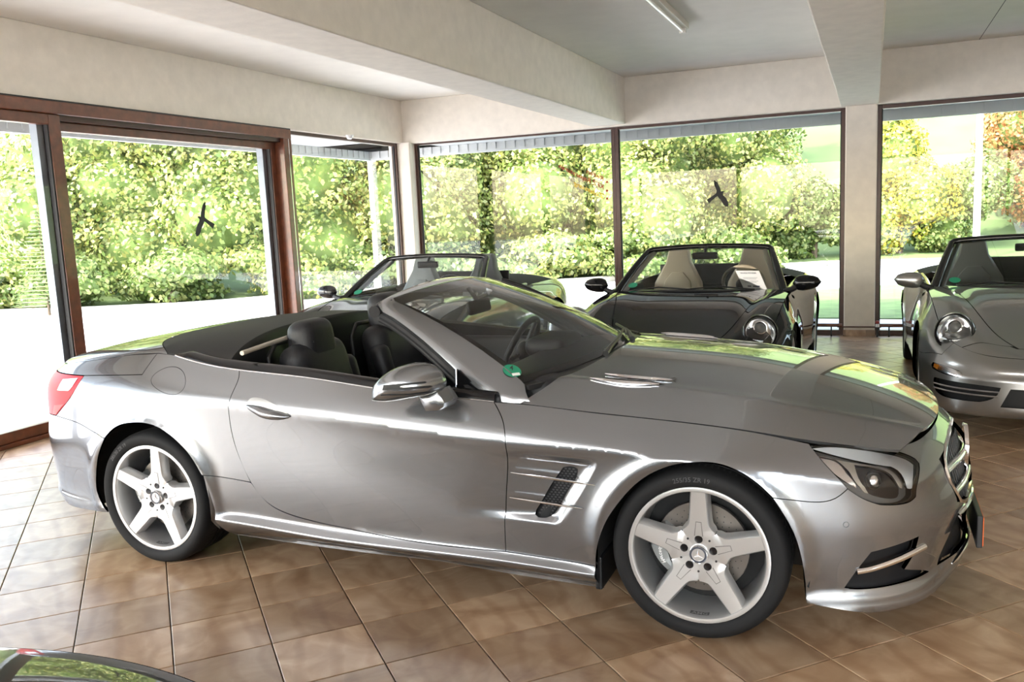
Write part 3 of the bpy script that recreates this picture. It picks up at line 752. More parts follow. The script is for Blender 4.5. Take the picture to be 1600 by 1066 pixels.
_GS, _GZ = np.meshgrid(_gs, _gz, indexing='ij'); _GP = pix(belt(_GS, _GZ).reshape(-1, 3)); _GN = belt_n(_GS, _GZ).reshape(-1, 3)
_vis = np.sum(_GN * (CAM_P - belt(_GS, _GZ).reshape(-1, 3)), axis=1) > -0.05
def sz(px, py):
    """pixel of the near flank -> (arc length, height) on the skin"""
    q = np.array([px, py], float); dd = np.sum((_GP - q) ** 2, axis=1) + np.where(_vis, 0, 1e6); i = int(np.argmin(dd))
    p = np.array([_GS.ravel()[i], _GZ.ravel()[i]])
    for _ in range(12):
        r = pix(belt(p[0], p[1])) - q; e = 1e-4
        J = np.stack([(pix(belt(p[0] + e, p[1])) - pix(belt(p[0], p[1]))) / e, (pix(belt(p[0], p[1] + e)) - pix(belt(p[0], p[1]))) / e], -1)
        try: st_ = np.linalg.lstsq(J.T @ J + 20 * np.eye(2), -J.T @ r, rcond=None)[0]
        except Exception: break
        p = p + np.clip(st_, -0.03, 0.03)
    return p
def outline(curves, step=0.018, metric=()):
    """curves: lists of pixel points (smoothed when longer than two); returns a closed outline in (s, z)"""
    P = []
    for i, c in enumerate(curves):
        q = np.array([sz(*p) if not isinstance(p, tuple) or len(p) == 2 else np.array(p[1:]) for p in c])
        P.append(catmull(q, step))
    return dedupe(np.vstack(P))
def M3(x, z):                 # a metric point on the flank
    return ('m', float(s_of_x(x)), float(z))
def S3(frac, z):              # a point by outline station
    return ('m', float(np.interp(frac, range(len(OUT)), _d)), float(z))

def skin_panel(name, outer, mat, parent, holes=(), h=0.024, gap=0.0016, off=0.0, flange=0.016, both=True, skin=None):
    belt, belt_n, LN = skin or SKIN
    outer = shrink(outer, gap) if gap else np.asarray(outer); holes = [np.asarray(q) for q in holes]
    sr = np.arange(outer[:, 0].min(), outer[:, 0].max(), h * 0.8)
    V2, F = cdt_region(outer, holes, h, [np.stack([sr, LN[k](sr)], -1) for k in ('Z1', 'Z2', 'Z4') if k in LN])
    P = belt(V2[:, 0], V2[:, 1]); N = belt_n(V2[:, 0], V2[:, 1]); P = P + N * off
    a = P[F]; fn = np.cross(a[:, 1] - a[:, 0], a[:, 2] - a[:, 0]); flip = np.sum(fn * N[F].mean(1), axis=1) < 0; F[flip] = F[flip][:, ::-1]
    v = list(P); nrm = list(N); f = [tuple(t) for t in F]
    if flange:
        for loop in [outer] + holes:
            Q = belt(loop[:, 0], loop[:, 1]); QN = belt_n(loop[:, 0], loop[:, 1]); Q = Q + QN * off; m = len(loop); b = len(v)
            t = np.roll(Q, -1, 0) - np.roll(Q, 1, 0); sd = np.cross(t, QN); sd /= np.maximum(np.linalg.norm(sd, axis=1), 1e-9)[:, None]
            v += list(Q) + list(Q - QN * flange); nrm += list(sd) + list(sd)
            f += [(b + i, b + (i + 1) % m, b + m + (i + 1) % m, b + m + i) for i in range(m)]
    v = np.array(v); nrm = np.array(nrm)
    o = mesh(name, v, f, mat, parent, normals=nrm)
    if both:
        mesh(name, v * [1, -1, 1], [t[::-1] for t in f], mat, parent, normals=nrm * [1, -1, 1])
    return o

def paint_mat(name, col, rough=0.32, flake=True):
    m = pmat(name, col, rough, 0.88, coat=1.0, coat_r=0.02, spec=0.1)
    b = m.node_tree.nodes['Principled BSDF']; b.inputs['Coat IOR'].default_value = 1.5; b.inputs['Specular Tint'].default_value = (0.35, 0.35, 0.35, 1)
    return m
M['silver'] = paint_mat('silver_grey_paint', (0.262, 0.272, 0.287), 0.24)
M['black_gloss'] = pmat('gloss_black', (0.006, 0.006, 0.007), 0.15, spec=0.45)
M['satin_black'] = pmat('satin_black', (0.010, 0.010, 0.011), 0.42, spec=0.35)
M['leather'] = pmat('black_leather', (0.011, 0.011, 0.013), 0.45, spec=0.35, bump=0.3, bscale=300, noise=0.2, nscale=60)
M['tonneau'] = pmat('dark_grey_trim', (0.020, 0.019, 0.018), 0.6, spec=0.2, bump=0.15, bscale=500)
M['rubber'] = pmat('tyre_rubber', (0.007, 0.007, 0.0075), 0.75, spec=0.25, bump=0.1, bscale=150)
M['rubber_text'] = pmat('tyre_lettering', (0.03, 0.03, 0.032), 0.5)
M['alloy'] = pmat('silver_alloy', (0.60, 0.60, 0.60), 0.32, 0.75, coat=0.6, coat_r=0.05)
M['alloy_dark'] = pmat('dark_grey_alloy', (0.20, 0.20, 0.20), 0.45, 0.6)  # darker grey alloy for hub, spoke grooves and rim tag
M['disc'] = pmat('brake_disc_steel', (0.16, 0.145, 0.13), 0.42, 0.9)
M['caliper'] = pmat('grey_caliper', (0.23, 0.24, 0.24), 0.45, 0.3)
M['liner'] = pmat('wheel_liner', (0.008, 0.008, 0.008), 0.8)
M['lens'] = glass_mat('lamp_lens', (0.96, 0.97, 0.97), 1.5, 1.4)
M['auto_glass'] = glass_mat('windscreen_glass', (0.88, 0.93, 0.91), 1.5, 1.0)
M['red_lens'] = pmat('red_lamp_lens', (0.42, 0.004, 0.010), 0.45, spec=0.15)
M['clear_lens'] = pmat('clear_lamp_lens', (0.62, 0.56, 0.57), 0.2, 0.2, coat=0.5)
M['pink_lens'] = pmat('pale_red_lens', (0.48, 0.06, 0.06), 0.45, spec=0.15)
M['mesh_black'] = pmat('black_grille_mesh', (0.006, 0.006, 0.007), 0.6, spec=0.3)
M['matt_black'] = pmat('matt_black_lens', (0.012, 0.012, 0.013), 0.55, spec=0.3)
M['amber'] = pmat('amber_lens', (0.70, 0.24, 0.03), 0.15, coat=1.0)
M['lamp_inner'] = pmat('lamp_inner_grey', (0.10, 0.095, 0.09), 0.35)
M['reflector'] = pmat('lamp_reflector', (0.75, 0.75, 0.76), 0.16, 1.0)
M['beige_leather'] = pmat('beige_leather', (0.50, 0.42, 0.31), 0.5, bump=0.2, bscale=300)
M['grey_leather'] = pmat('grey_leather', (0.13, 0.14, 0.14), 0.5, bump=0.2, bscale=300)
M['sticker_green'] = pmat('green_sticker', (0.01, 0.22, 0.12), 0.5)
M['sticker_white'] = pmat('sticker_print', (0.7, 0.72, 0.7), 0.5)
M['plate_blue'] = pmat('plate_blue', (0.02, 0.04, 0.35), 0.4)
M['orange'] = pmat('orange_plate_face', (0.65, 0.12, 0.02), 0.5)

# ---- traced lines of the flank (photo pixels)
A_R = [(335, 795), (328, 772), (315, 742.8), (299.4, 716.4), (275.8, 689), (244.3, 667), (212.8, 660.5), (181.2, 667), (163.5, 685), (154, 712), (150.5, 745), (154, 775), (169, 801)]
A_F = [(932, 917), (930, 890), (932, 863), (944, 822), (967.6, 785), (1001, 751), (1045, 729), (1089, 722.5), (1136.5, 729), (1180, 753), (1207, 778), (1237.8, 829), (1253, 878), (1258.5, 920), (1259.8, 943)]
BELT = [(246, 552), (273.8, 555.5), (350, 575), (471.9, 589.5), (593.8, 608.3), (687.5, 619.2), (771.9, 628.5)]
HOODL = [(771.9, 628.5), (831, 633), (925, 644.7), (1050, 658), (1175, 675), (1263, 693)]
DOOR_R = [(374, 577.5), (372, 594.3), (360, 621.8), (358, 649.4), (366.4, 692.8), (392, 753.8), (425.5, 791), (500, 817)]
DOOR_B = [(500, 817), (640, 845), (790, 862)]
DOOR_F = [(790, 862), (791, 780), (790.6, 700), (786, 659), (771.9, 628.5)]
def part(c, a, b):            # slice of a traced line between two of its points
    i, j = c.index(a), c.index(b); return c[i:j + 1] if i <= j else c[j:i + 1][::-1]

sl = thing('silver_roadster', 'silver grey open roadster with five-spoke wheels, side on in the foreground', 'car')
vent_hole = outline([[(880, 730.5), (895, 729), (903, 733)], [(903, 733), (901, 745), (890, 763), (875, 790), (866, 803)], [(866, 803), (855, 809), (841, 808.5)], [(841, 808.5), (836, 804), (845, 786)], [(845, 786), (866, 750), (880, 730.5)]], 0.02)
door_o = outline([DOOR_R, DOOR_B, DOOR_F, [(771.9, 628.5), (687.5, 619.2), (593.8, 608.3), (471.9, 589.5), (374, 577.5)]])
skin_panel('door', door_o, M['silver'], sl)
fender_o = outline([part(DOOR_F, (771.9, 628.5), (790, 862)), [(790, 862), (929.5, 885)], part(A_F, (930, 890), (1207, 778))[0:], [(1207, 778), (1250, 783), (1285.5, 784.4), (1307, 778), (1324.7, 764)],
                    [(1324.7, 764), (1310.5, 748), (1285.5, 721), (1264.5, 694)], HOODL[::-1]])
skin_panel('front_fender', fender_o, M['silver'], sl, holes=[vent_hole], h=0.016)
fuel = outline([[(263 + 27.5 * math.cos(t), 595 + 21.5 * math.sin(t) + 3 * math.sin(2 * t)) for t in np.linspace(0, 2 * PI, 17)]], 0.015)
quarter_o = outline([part(DOOR_R, (374, 577.5), (392, 753.8)), [(392, 753.8), (355, 747), (318.3, 743)], part(A_R, (315, 742.8), (163.5, 685)), [(163.5, 685), (144, 673.7), (121.6, 661), (88, 649.6)],
                     [(88, 649.6), (112.6, 617.4), (131.7, 587)], [(131.7, 587), (170, 586.5), (211.7, 585.8), (222, 585.5)], [(222, 585.5), (232, 571), (246, 552)], part(BELT, (246, 552), (350, 575)) + [(374, 577.5)]])
skin_panel('rear_quarter', quarter_o, M['silver'], sl, holes=[fuel])
skin_panel('fuel_flap', fuel, M['silver'], sl, gap=0.002, both=False)
sill_o = outline([[(318.3, 743), (355, 747), (392, 753.8)], part(DOOR_R, (392, 753.8), (500, 817)), DOOR_B, [(790, 862), (930, 885)], [(930, 885), (931, 917)],
                  [(931, 917), (877, 909), (800, 897), (693, 878), (600, 867), (500, 854.5), (420, 843), (342.8, 832.6)], [(342.8, 832.6), (335, 795), (328, 772), (318.3, 743)]])
def sill_panel(name, mat, parent):
    top = np.vstack([outline_line(c) for c in ([(318.3, 743), (355, 747), (392, 753.8)], part(DOOR_R, (392, 753.8), (500, 817)), DOOR_B, [(790, 862), (930, 885)])])
    bot = np.vstack([outline_line(c) for c in ([(318.3, 743), (328, 772), (335, 795)], [(335, 795), (342.8, 832.6)], [(342.8, 832.6), (420, 843), (500, 854.5), (600, 867), (693, 878), (800, 897), (877, 909), (931, 917)])])
    top = top[np.argsort(top[:, 0])]; bot = bot[np.argsort(bot[:, 0])]
    S = np.r_[np.linspace(top[0, 0], top[0, 0] + 0.12, 30), np.linspace(top[0, 0] + 0.12, top[-1, 0], 150)[1:]]
    zt = np.interp(S, top[:, 0], top[:, 1]) - 0.0022; zb = np.interp(S, bot[:, 0], bot[:, 1]); z1, z2 = LN['Z1'](S), LN['Z2'](S)
    rows = [z1 + (zb - z1) * t for t in np.linspace(1, 0, 9)] + [z1 + (z2 - z1) * t for t in np.linspace(0, 1, 8)[1:]] + [z2 + (np.maximum(zt, z2) - z2) * t for t in np.linspace(0, 1, 9)[1:]]
    Zr = np.clip(np.array(rows), np.minimum(zb, zt), zt); SS = np.broadcast_to(S, Zr.shape); P = belt(SS, Zr); N = belt_n(SS, Zr); r, c = Zr.shape
    f = [(i * c + j, i * c + j + 1, (i + 1) * c + j + 1, (i + 1) * c + j) for i in range(r - 1) for j in range(c - 1)]
    v = P.reshape(-1, 3); n = N.reshape(-1, 3)
    for sg in (1, -1):
        ff = f if sg == 1 else [t[::-1] for t in f]
        q = ff[c * 4 + 60]; g = np.cross((v[q[1]] - v[q[0]]), (v[q[2]] - v[q[0]])) * [1, 1, 1]
        if (g @ n[q[0]] < 0) == (sg == 1): ff = [t[::-1] for t in ff]
        mesh(name, v * [1, sg, 1], ff, mat, parent, normals=n * [1, sg, 1])
def outline_line(c): return catmull(np.array([sz(*p) for p in c]), 0.012)
sill_panel('side_skirt', M['silver'], sl)
lamp_r = outline([[(131.7, 587), (112.6, 617.4), (88, 649.6)], [(88, 649.6), S3(4.35, .672)], [S3(4.35, .672), S3(3.6, .70)], [S3(3.6, .70), S3(3.45, .885)], [S3(3.45, .885), (131.7, 587)]])
rear_o = outline([[(163.5, 685), (144, 673.7), (121.6, 661), (88, 649.6)], [(88, 649.6), S3(4.35, .672)], [S3(4.35, .672), S3(3.6, .70)], [S3(3.6, .70), S3(2.0, .72), S3(0.0, .72)], [S3(0, .72), S3(0, .225)], [S3(0, .225), S3(4, .205), (169, 801)],
                  part(A_R, (169, 801), (163.5, 685))])
skin_panel('rear_bumper', rear_o, M['silver'], sl)
zt5 = lambda x: float(LN['Z5'](s_of_x(x)))
skin_panel('boot_side', outline([[(131.7, 587), (170, 586.5), (211.7, 585.8), (222, 585.5)], [(222, 585.5), (232, 571), (246, 552)], [(246, 552), M3(-2.60, zt5(-2.60)), M3(-2.75, zt5(-2.75)), M3(-2.9, zt5(-2.9)), M3(-3.15, zt5(-3.15)), S3(5, .926), S3(4, .918), S3(2, .915), S3(0, .915)],
                                 [S3(0, .915), S3(0, .885)], [S3(0, .885), S3(2, .885), S3(3.45, .885)], [S3(3.45, .885), (131.7, 587)]]), M['silver'], sl)
skin_panel('boot_face', outline([[S3(3.6, .70), S3(2.0, .72), S3(0, .72)], [S3(0, .72), S3(0, .885)], [S3(0, .885), S3(2, .885), S3(3.45, .885)], [S3(3.45, .885), S3(3.6, .70)]]), M['silver'], sl)
tl = skin_panel('tail_lamp', lamp_r, M['red_lens'], sl, gap=0.003, both=True)
skin_panel('reverse_lens', outline([[(99, 593), (122, 591)], [(122, 591), (112, 606), (107, 611)], [(107, 611), (90, 610)], [(90, 610), (99, 593)]]), M['clear_lens'], tl, off=0.002, gap=0, flange=0.004, both=False)
skin_panel('indicator_lens', outline([[(85, 633), (100, 632)], [(100, 632), (88, 648)], [(88, 648), (83, 647)], [(83, 647), (85, 633)]]), M['pink_lens'], tl, off=0.002, gap=0, flange=0.004, both=False)

# front: bumper and nose skin with its openings, head lamp
HL = [[(1266, 695), (1295, 694), (1321, 694.4), (1360, 698), (1392.5, 703.5), (1418, 711), (1430, 717)], [(1430, 717), (1435, 722), (1434.5, 750), (1431, 776)], [(1431, 776), (1422, 784), (1400, 789), (1376, 789)], [(1376, 789), (1350, 780), (1324.7, 764)], [(1324.7, 764), (1310.5, 748), (1285.5, 721), (1266, 695)]]
hl_o = outline(HL)
grille = outline([[S3(21, .67), S3(20.3, .668), (1481, 689), (1467, 718)], [(1467, 718), (1481, 750), (1496, 785)], [(1496, 785), S3(20.3, .40), S3(21, .40)], [S3(21, .40), S3(21, .67)]], 0.02)
intake_s = outline([[(1361, 863), (1400, 852), (1436, 838)], [(1436, 838), (1428, 865), (1413, 890)], [(1413, 890), (1440, 891), (1452, 893)], [(1452, 893), (1410, 911), (1364, 920), (1330, 921), (1319, 919)], [(1319, 919), (1338, 892), (1361, 863)]], 0.02)
intake_c = outline([[(1496, 803), S3(20.3, .355), S3(21, .355)], [S3(21, .355), S3(21, .20)], [S3(21, .20), S3(20.2, .203), (1464, 884)], [(1464, 884), (1480, 842), (1496, 803)]], 0.02)
nose_top = [S3(16.25, .714), S3(17, .70), S3(18, .698), S3(19, .702), S3(20, .712), S3(21, .725)]
bump_o = outline([[(1207, 778), (1250, 783), (1285.5, 784.4), (1307, 778), (1324.7, 764)], [(1324.7, 764), (1350, 780), (1376, 789)], [(1376, 789), (1400, 789), (1422, 784), (1431, 776)], [(1431, 776), (1434.5, 750), (1435, 722), (1430, 717)],
                  [(1430, 717), (1418, 711), (1392.5, 703.5)], [(1392.5, 703.5)] + nose_top[1:], [S3(21, .725), S3(21, .158)], [S3(21, .158), S3(19, .155), S3(17.5, .152), S3(16, .15), (1259.8, 943)],
                  part(A_F, (1259.8, 943), (1207, 778))])
def inside_shift(poly, smax=SMAX - 0.004):
    poly = poly.copy(); poly[:, 0] = np.minimum(poly[:, 0], smax); return dedupe(poly)
grille, intake_c = inside_shift(grille, SMAX - 0.0035), inside_shift(intake_c, SMAX - 0.0035)
bump = skin_panel('front_bumper', bump_o, M['silver'], sl, holes=[grille, intake_s, intake_c], h=0.02)
skin_panel('intake_mesh', intake_s, M['mesh_black'], sl, off=-0.035, gap=-0.01, flange=0)
skin_panel('lower_grille', intake_c, M['mesh_black'], sl, off=-0.03, gap=-0.012, flange=0)
skin_panel('grille_backing', grille, M['mesh_black'], sl, off=-0.035, gap=-0.012, flange=0)
# underlying shell, seen only in the joints
shell_o = outline([[S3(0, .24), S3(4, .215), (169, 801)], A_R[::-1], [(335, 795), (342.8, 832.6)], [(342.8, 832.6), (500, 853.5), (600, 866), (693, 877), (800, 896), (931, 916)], A_F[1:], [(1259.8, 943), S3(16, .155), S3(18, .16), S3(21, .165)],
                   [S3(21, .165), S3(21, .715)], nose_top[::-1], [S3(16.2, .712), (1392.5, 706), (1330, 697), (1263, 695)], HOODL[::-1], BELT[::-1], [(246, 552), M3(-2.7, .985), M3(-2.9, .97), M3(-3.15, .942), S3(4.2, .918), S3(2, .91), S3(0, .91)], [S3(0, .91), S3(0, .24)]], 0.03)
skin_panel('inner_shell', shell_o, M['liner'], sl, h=0.045, gap=0.004, off=-0.020, flange=0, holes=[hl_o, grille, intake_s, intake_c, vent_hole])

# head lamp: housing, reflectors and a clear lens
hl = skin_panel('head_lamp', shrink(hl_o, 0.002), M['lamp_inner'], sl, off=-0.042, gap=-0.004, flange=0)
def zone(nm, curves, mat, off, fl=0.01, h=0.02): return skin_panel(nm, outline(curves, 0.015), mat, hl, off=off, gap=0, flange=fl, h=h, both=True)
zone('light_strip', [[(1269, 699), (1300, 697), (1345, 701), (1390, 708), (1420, 717), (1430, 724)], [(1430, 724), (1430, 750), (1429, 764)], [(1429, 764), (1421, 764), (1417, 750), (1408, 735), (1395, 727)], [(1395, 727), (1350, 720), (1300, 708), (1269, 699)]], pmat('lamp_white', (0.70, 0.71, 0.72), 0.25, coat=1.0), -0.010)
zone('bezel', [[(1280, 708), (1320, 716), (1360, 722), (1395, 729), (1410, 742), (1418, 766)], [(1418, 766), (1413, 764), (1404, 745), (1392, 733), (1362, 725), (1339, 722)], [(1339, 722), (1346, 745), (1358, 768), (1362, 774)], [(1362, 774), (1355, 772), (1342, 754), (1332, 735)], [(1332, 735), (1310, 715), (1280, 708)]], pmat('bezel_champagne', (0.42, 0.39, 0.34), 0.3, 0.6), -0.022)
zone('turn_reflector', [[(1284, 712), (1312, 720), (1326, 737)], [(1326, 737), (1340, 756), (1342, 766)], [(1342, 766), (1328, 755), (1306, 737)], [(1306, 737), (1284, 712)]], M['reflector'], -0.020)
zone('projector_field', [[(1341, 724), (1375, 726), (1396, 735), (1408, 750), (1415, 768)], [(1415, 768), (1414, 778), (1395, 782), (1372, 778)], [(1372, 778), (1356, 768), (1347, 745)], [(1347, 745), (1341, 724)]], M['black_gloss'], -0.030)
def on_skin(px, py, off=0.0):
    p = sz(px, py); n = belt_n(p[0], p[1]); return belt(p[0], p[1]) + n * off, n
def ball(nm, c, r, mat, parent, seg=20, sq=(1, 1, 1)):
    bm = bmesh.new(); bmesh.ops.create_uvsphere(bm, u_segments=seg, v_segments=seg // 2, radius=r)
    v = [(w.co.x * sq[0] + c[0], w.co.y * sq[1] + c[1], w.co.z * sq[2] + c[2]) for w in bm.verts]; f = [[w.index for w in q.verts] for q in bm.faces]; bm.free()
    return mesh(nm, v, f, mat, parent, smooth=True)
for sg_ in (1, -1):
    c, n = on_skin(1372, 747, -0.040)
    ball('projector_lens', (c[0], c[1] * sg_, c[2]), 0.034, M['reflector'], hl)
skin_panel('lamp_lens', hl_o, M['lens'], hl, off=0.0, gap=0.0025, flange=0.006)

# hood
zc_h = nat_spline([-.75, -.5, -.2, 0, .345, .54, .667, .77, .83, .93], [.972, .960, .942, .925, .873, .832, .799, .767, .744, .690])
ze_h = nat_spline([-.80, -.65, -.40, -.10, .19, .38, .52, .65, .75, .90], [.853, .842, .824, .805, .779, .752, .732, .712, .694, .660])
ye_h = nat_spline([-.80, -.40, -.10, .19, .38, .52, .65, .78, .92], [.818, .818, .815, .808, .789, .755, .704, .63, .53])
def hood_z(x, q):
    q = np.abs(q); qc = 0.80
    w = np.where(q < qc, 1 - 0.36 * (q / qc) ** 2, 0.64 - 2.15 * (q - qc) - 5.25 * (q - qc) ** 2)
    w = w + 0.035 * np.exp(-((q - qc) / 0.05) ** 2)
    return ze_h(x) + (zc_h(x) - ze_h(x)) * w
def hood_pt(x, q): return np.stack([x, q * ye_h(x), hood_z(x, q)], -1)
def grid_patch(name, fn, xr, xf, qs, ns, mat, parent, flange=0.014, q0=-1, q1=1):
    """four-sided patch: q across, from rear edge xr(q) to front edge xf(q)"""
    Q = np.linspace(q0, q1, qs); T = np.linspace(0, 1, ns); QQ, TT = np.meshgrid(Q, T, indexing='ij')
    X = xr(QQ) * (1 - TT) + xf(QQ) * TT; P = fn(X, QQ); e = 1e-3
    a = fn(X + e, QQ) - fn(X - e, QQ); b = fn(X, QQ + e) - fn(X, QQ - e); N = np.cross(a, b); N /= np.linalg.norm(N, axis=-1)[..., None]
    N = np.where(N[..., 2:3] < 0, -N, N)
    v = list(P.reshape(-1, 3)); nn = list(N.reshape(-1, 3)); f = []
    for i in range(qs - 1):
        for j in range(ns - 1): f.append((i * ns + j, i * ns + j + 1, (i + 1) * ns + j + 1, (i + 1) * ns + j))
    g = np.cross(P[1, 1] - P[0, 1], P[0, 2] - P[0, 1])
    c0 = f[len(f) // 2]; vv = P.reshape(-1, 3); g = np.cross(vv[c0[1]] - vv[c0[0]], vv[c0[2]] - vv[c0[0]])
    if g @ N.reshape(-1, 3)[c0[0]] < 0: f = [t[::-1] for t in f]
    if flange:
        loop = [(i, 0) for i in range(qs)] + [(qs - 1, j) for j in range(1, ns)] + [(i, ns - 1) for i in range(qs - 2, -1, -1)] + [(0, j) for j in range(ns - 2, 0, -1)]
        b0 = len(v); m = len(loop)
        for k, (i, j) in enumerate(loop):
            t = P[loop[(k + 1) % m]] - P[loop[k - 1]]; sd = np.cross(t, N[i, j]); sd /= max(np.linalg.norm(sd), 1e-9); ctr = P[i, j] - P[qs // 2, ns // 2]
            if sd @ ctr < 0: sd = -sd
            v.append(P[i, j]); nn.append(sd)
            v.append(P[i, j] - N[i, j] * flange); nn.append(sd)
        f += [(b0 + 2 * k, b0 + 2 * ((k + 1) % m), b0 + 2 * ((k + 1) % m) + 1, b0 + 2 * k + 1) for k in range(m)]
    return mesh(name, v, f, mat, parent, normals=nn)
hood_r = lambda q: -0.485 - 0.11 * np.abs(q) ** 2 - 0.105 * np.abs(q) ** 5
hood_f = lambda q: 0.838 - 0.085 * np.abs(q) ** 2 - 0.075 * np.abs(q) ** 5
hood = grid_patch('hood', hood_pt, hood_r, hood_f, 91, 70, M['silver'], sl)
def hood_at(px, py, off=0.0):
    """pixel -> point on the hood"""
    d = pray(px, py); best = None
    for t in np.linspace(2.5, 6.0, 1400):
        P = CAM_P + d * t
        if -0.8 < P[0] < 0.95:
            q = P[1] / float(ye_h(P[0]))
            if abs(q) < 1.05 and P[2] <= float(hood_z(P[0], q)) + off: return P
    return CAM_P + d * 4
# chrome-edged louvres in the hood
for side in (1, -1):
    for k, (a, b, wd) in enumerate((((922, 593), (1030, 603), 0.012), ((946, 586.5), (1050, 596), 0.010))):
        A = hood_at(*a); B = hood_at(*b); C = []
        pts = []
        for t in np.linspace(0, 1, 9):
            x = A[0] * (1 - t) + B[0] * t; y = (A[1] * (1 - t) + B[1] * t) - 0.018 * math.sin(PI * t); y *= side; q = y / float(ye_h(x))
            pts.append((x, y, float(hood_z(x, q)) + 0.006))
        MB().tube(pts, [0.002, 0.006, 0.008, 0.009, 0.009, 0.009, 0.008, 0.006, 0.002], 8).build('louvre_blade', M['chrome'], hood, smooth=True)
    A = hood_at(938, 592); B = hood_at(1040, 601); r = []
    for t in np.linspace(0, 1, 9):
        x = A[0] * (1 - t) + B[0] * t
        for wy in (-0.028, 0.028):
            y = (A[1] * (1 - t) + B[1] * t) + wy * math.sin(PI * t) ** 0.6; y *= side; r.append((x, y, float(hood_z(x, y / float(ye_h(x)))) + 0.0025))
    mesh('louvre_opening', r, [(2 * i, 2 * i + 1, 2 * i + 3, 2 * i + 2)[::side] for i in range(8)], M['black_gloss'], hood)

# boot lid, bounded by the top edge of the flank all the way round
_st = np.linspace(0.0, float(s_of_x(-2.30)), 700); _bt = belt(_st, LN['Z5'](_st)); _o = np.argsort(_bt[:, 0]); _bt = _bt[_o]
XE = float(_bt[0, 0]) + 0.004
QTOP = np.array([sz(*p) for p in ((246, 552), (273.8, 555.5), (310, 565), (350, 575))]); QB = belt(QTOP[:, 0], QTOP[:, 1])
def ye_b(x): return np.interp(x, np.r_[_bt[_bt[:, 0] < -2.60, 0], QB[:, 0] + 0.0], np.r_[-_bt[_bt[:, 0] < -2.60, 1], -QB[:, 1]]) - 0.003
def ze_b(x): return np.interp(x, np.r_[_bt[_bt[:, 0] < -2.60, 0], QB[:, 0]], np.r_[_bt[_bt[:, 0] < -2.60, 2], QB[:, 2]]) + 0.001
zc_b = nat_spline([XE, -3.50, -3.40, -3.2, -2.9, -2.6, -2.3, -2.0], [.916, .938, .960, .998, 1.040, 1.066, 1.078, 1.08])
def boot_pt(x, q):
    a = np.abs(q); w = np.clip(1 - a ** 3, 0, 1) ** 0.62
    return np.stack([x, q * ye_b(x), ze_b(x) + (zc_b(x) - ze_b(x)) * w], -1)
def fd_patch(name, P, mat, parent, flange=0.0):
    """structured patch from a point grid, smooth normals from finite differences"""
    a = np.gradient(P, axis=0); b = np.gradient(P, axis=1); N = np.cross(a, b); N /= np.maximum(np.linalg.norm(N, axis=-1), 1e-9)[..., None]
    fl = np.mean(N[..., 2]) < 0
    if fl: N = -N
    n0, n1 = P.shape[:2]; f = [(i * n1 + j, (i + 1) * n1 + j, (i + 1) * n1 + j + 1, i * n1 + j + 1) for i in range(n0 - 1) for j in range(n1 - 1)]
    if fl: f = [t[::-1] for t in f]
    return mesh(name, P.reshape(-1, 3), f, mat, parent, normals=N.reshape(-1, 3))
uu = np.sin(np.linspace(-PI / 2, PI / 2, 73)); tt = np.linspace(0, 1, 60)
xf_ = -2.775 + 0.265 * np.abs(uu) ** 5
X = xf_[None, :] + (XE - xf_[None, :]) * np.sin(tt * PI / 2)[:, None]
fd_patch('boot_lid', boot_pt(X, uu[None, :] + 0 * X), M['silver'], sl)
# dark cover between boot lid and seats
xt_ = -2.12 - 0.10 * (1 - uu ** 2)
X = (xf_ + 0.006)[None, :] * (1 - tt[:30, None] / tt[29]) + xt_[None, :] * tt[:30, None] / tt[29]
TON = boot_pt(X, uu[None, :] + 0 * X)
fd_patch('tonneau_cover', TON, M['tonneau'], sl)
fe = TON[-1]; BK = np.stack([fe, fe + [0.012, 0, -0.02], fe * [1, 0.97, 1] + [0.02, 0, -0.12], np.stack([np.full(len(fe), -2.10), fe[:, 1] * 0.93, np.full(len(fe), 0.45)], -1)])
fd_patch('rear_bulkhead', BK, M['satin_black'], sl)
# ---------------------------------------------------------------- wheels
def wheel_spoke_mesh():
    rs = [0.030, 0.050, 0.065, 0.078, 0.088, 0.098, 0.110, 0.125, 0.16, 0.20, 0.235, 0.251]
    V = []; F = []
    for r in rs:
        lim = r * math.tan(PI / 5)
        w = lim if r <= 0.085 else max(0.0255, 0.034 + (0.0617 - 0.034) * max(0, (0.118 - r) / 0.033) ** 1.6) if r < 0.118 else 0.034 - 0.0085 * (r - 0.118) / 0.133
        w = min(w, lim); side = float(sstep(0.072, 0.10, np.array(r))); y = -0.0 + 0.020 * (1 - (r / 0.25) ** 1.5)
        wb = w + 0.010 * side; dy = 0.004 + 0.034 * side
        for a, b in ((-wb, dy + 0.006), (-w - 0.003 * side, 0.006 * side), (-w + 0.002, 0), (0, -0.0008), (w - 0.002, 0), (w + 0.003 * side, 0.006 * side), (wb, dy + 0.006)): V.append((a, y + b, r))
    n = 7
    for i in range(len(rs) - 1):
        for j in range(n - 1): F.append((i * n + j, i * n + j + 1, (i + 1) * n + j + 1, (i + 1) * n + j))
    return V, F
def rot_y(v, a):
    c, s_ = math.cos(a), math.sin(a); return [(x * c + z * s_, y, -x * s_ + z * c) for x, y, z in v]
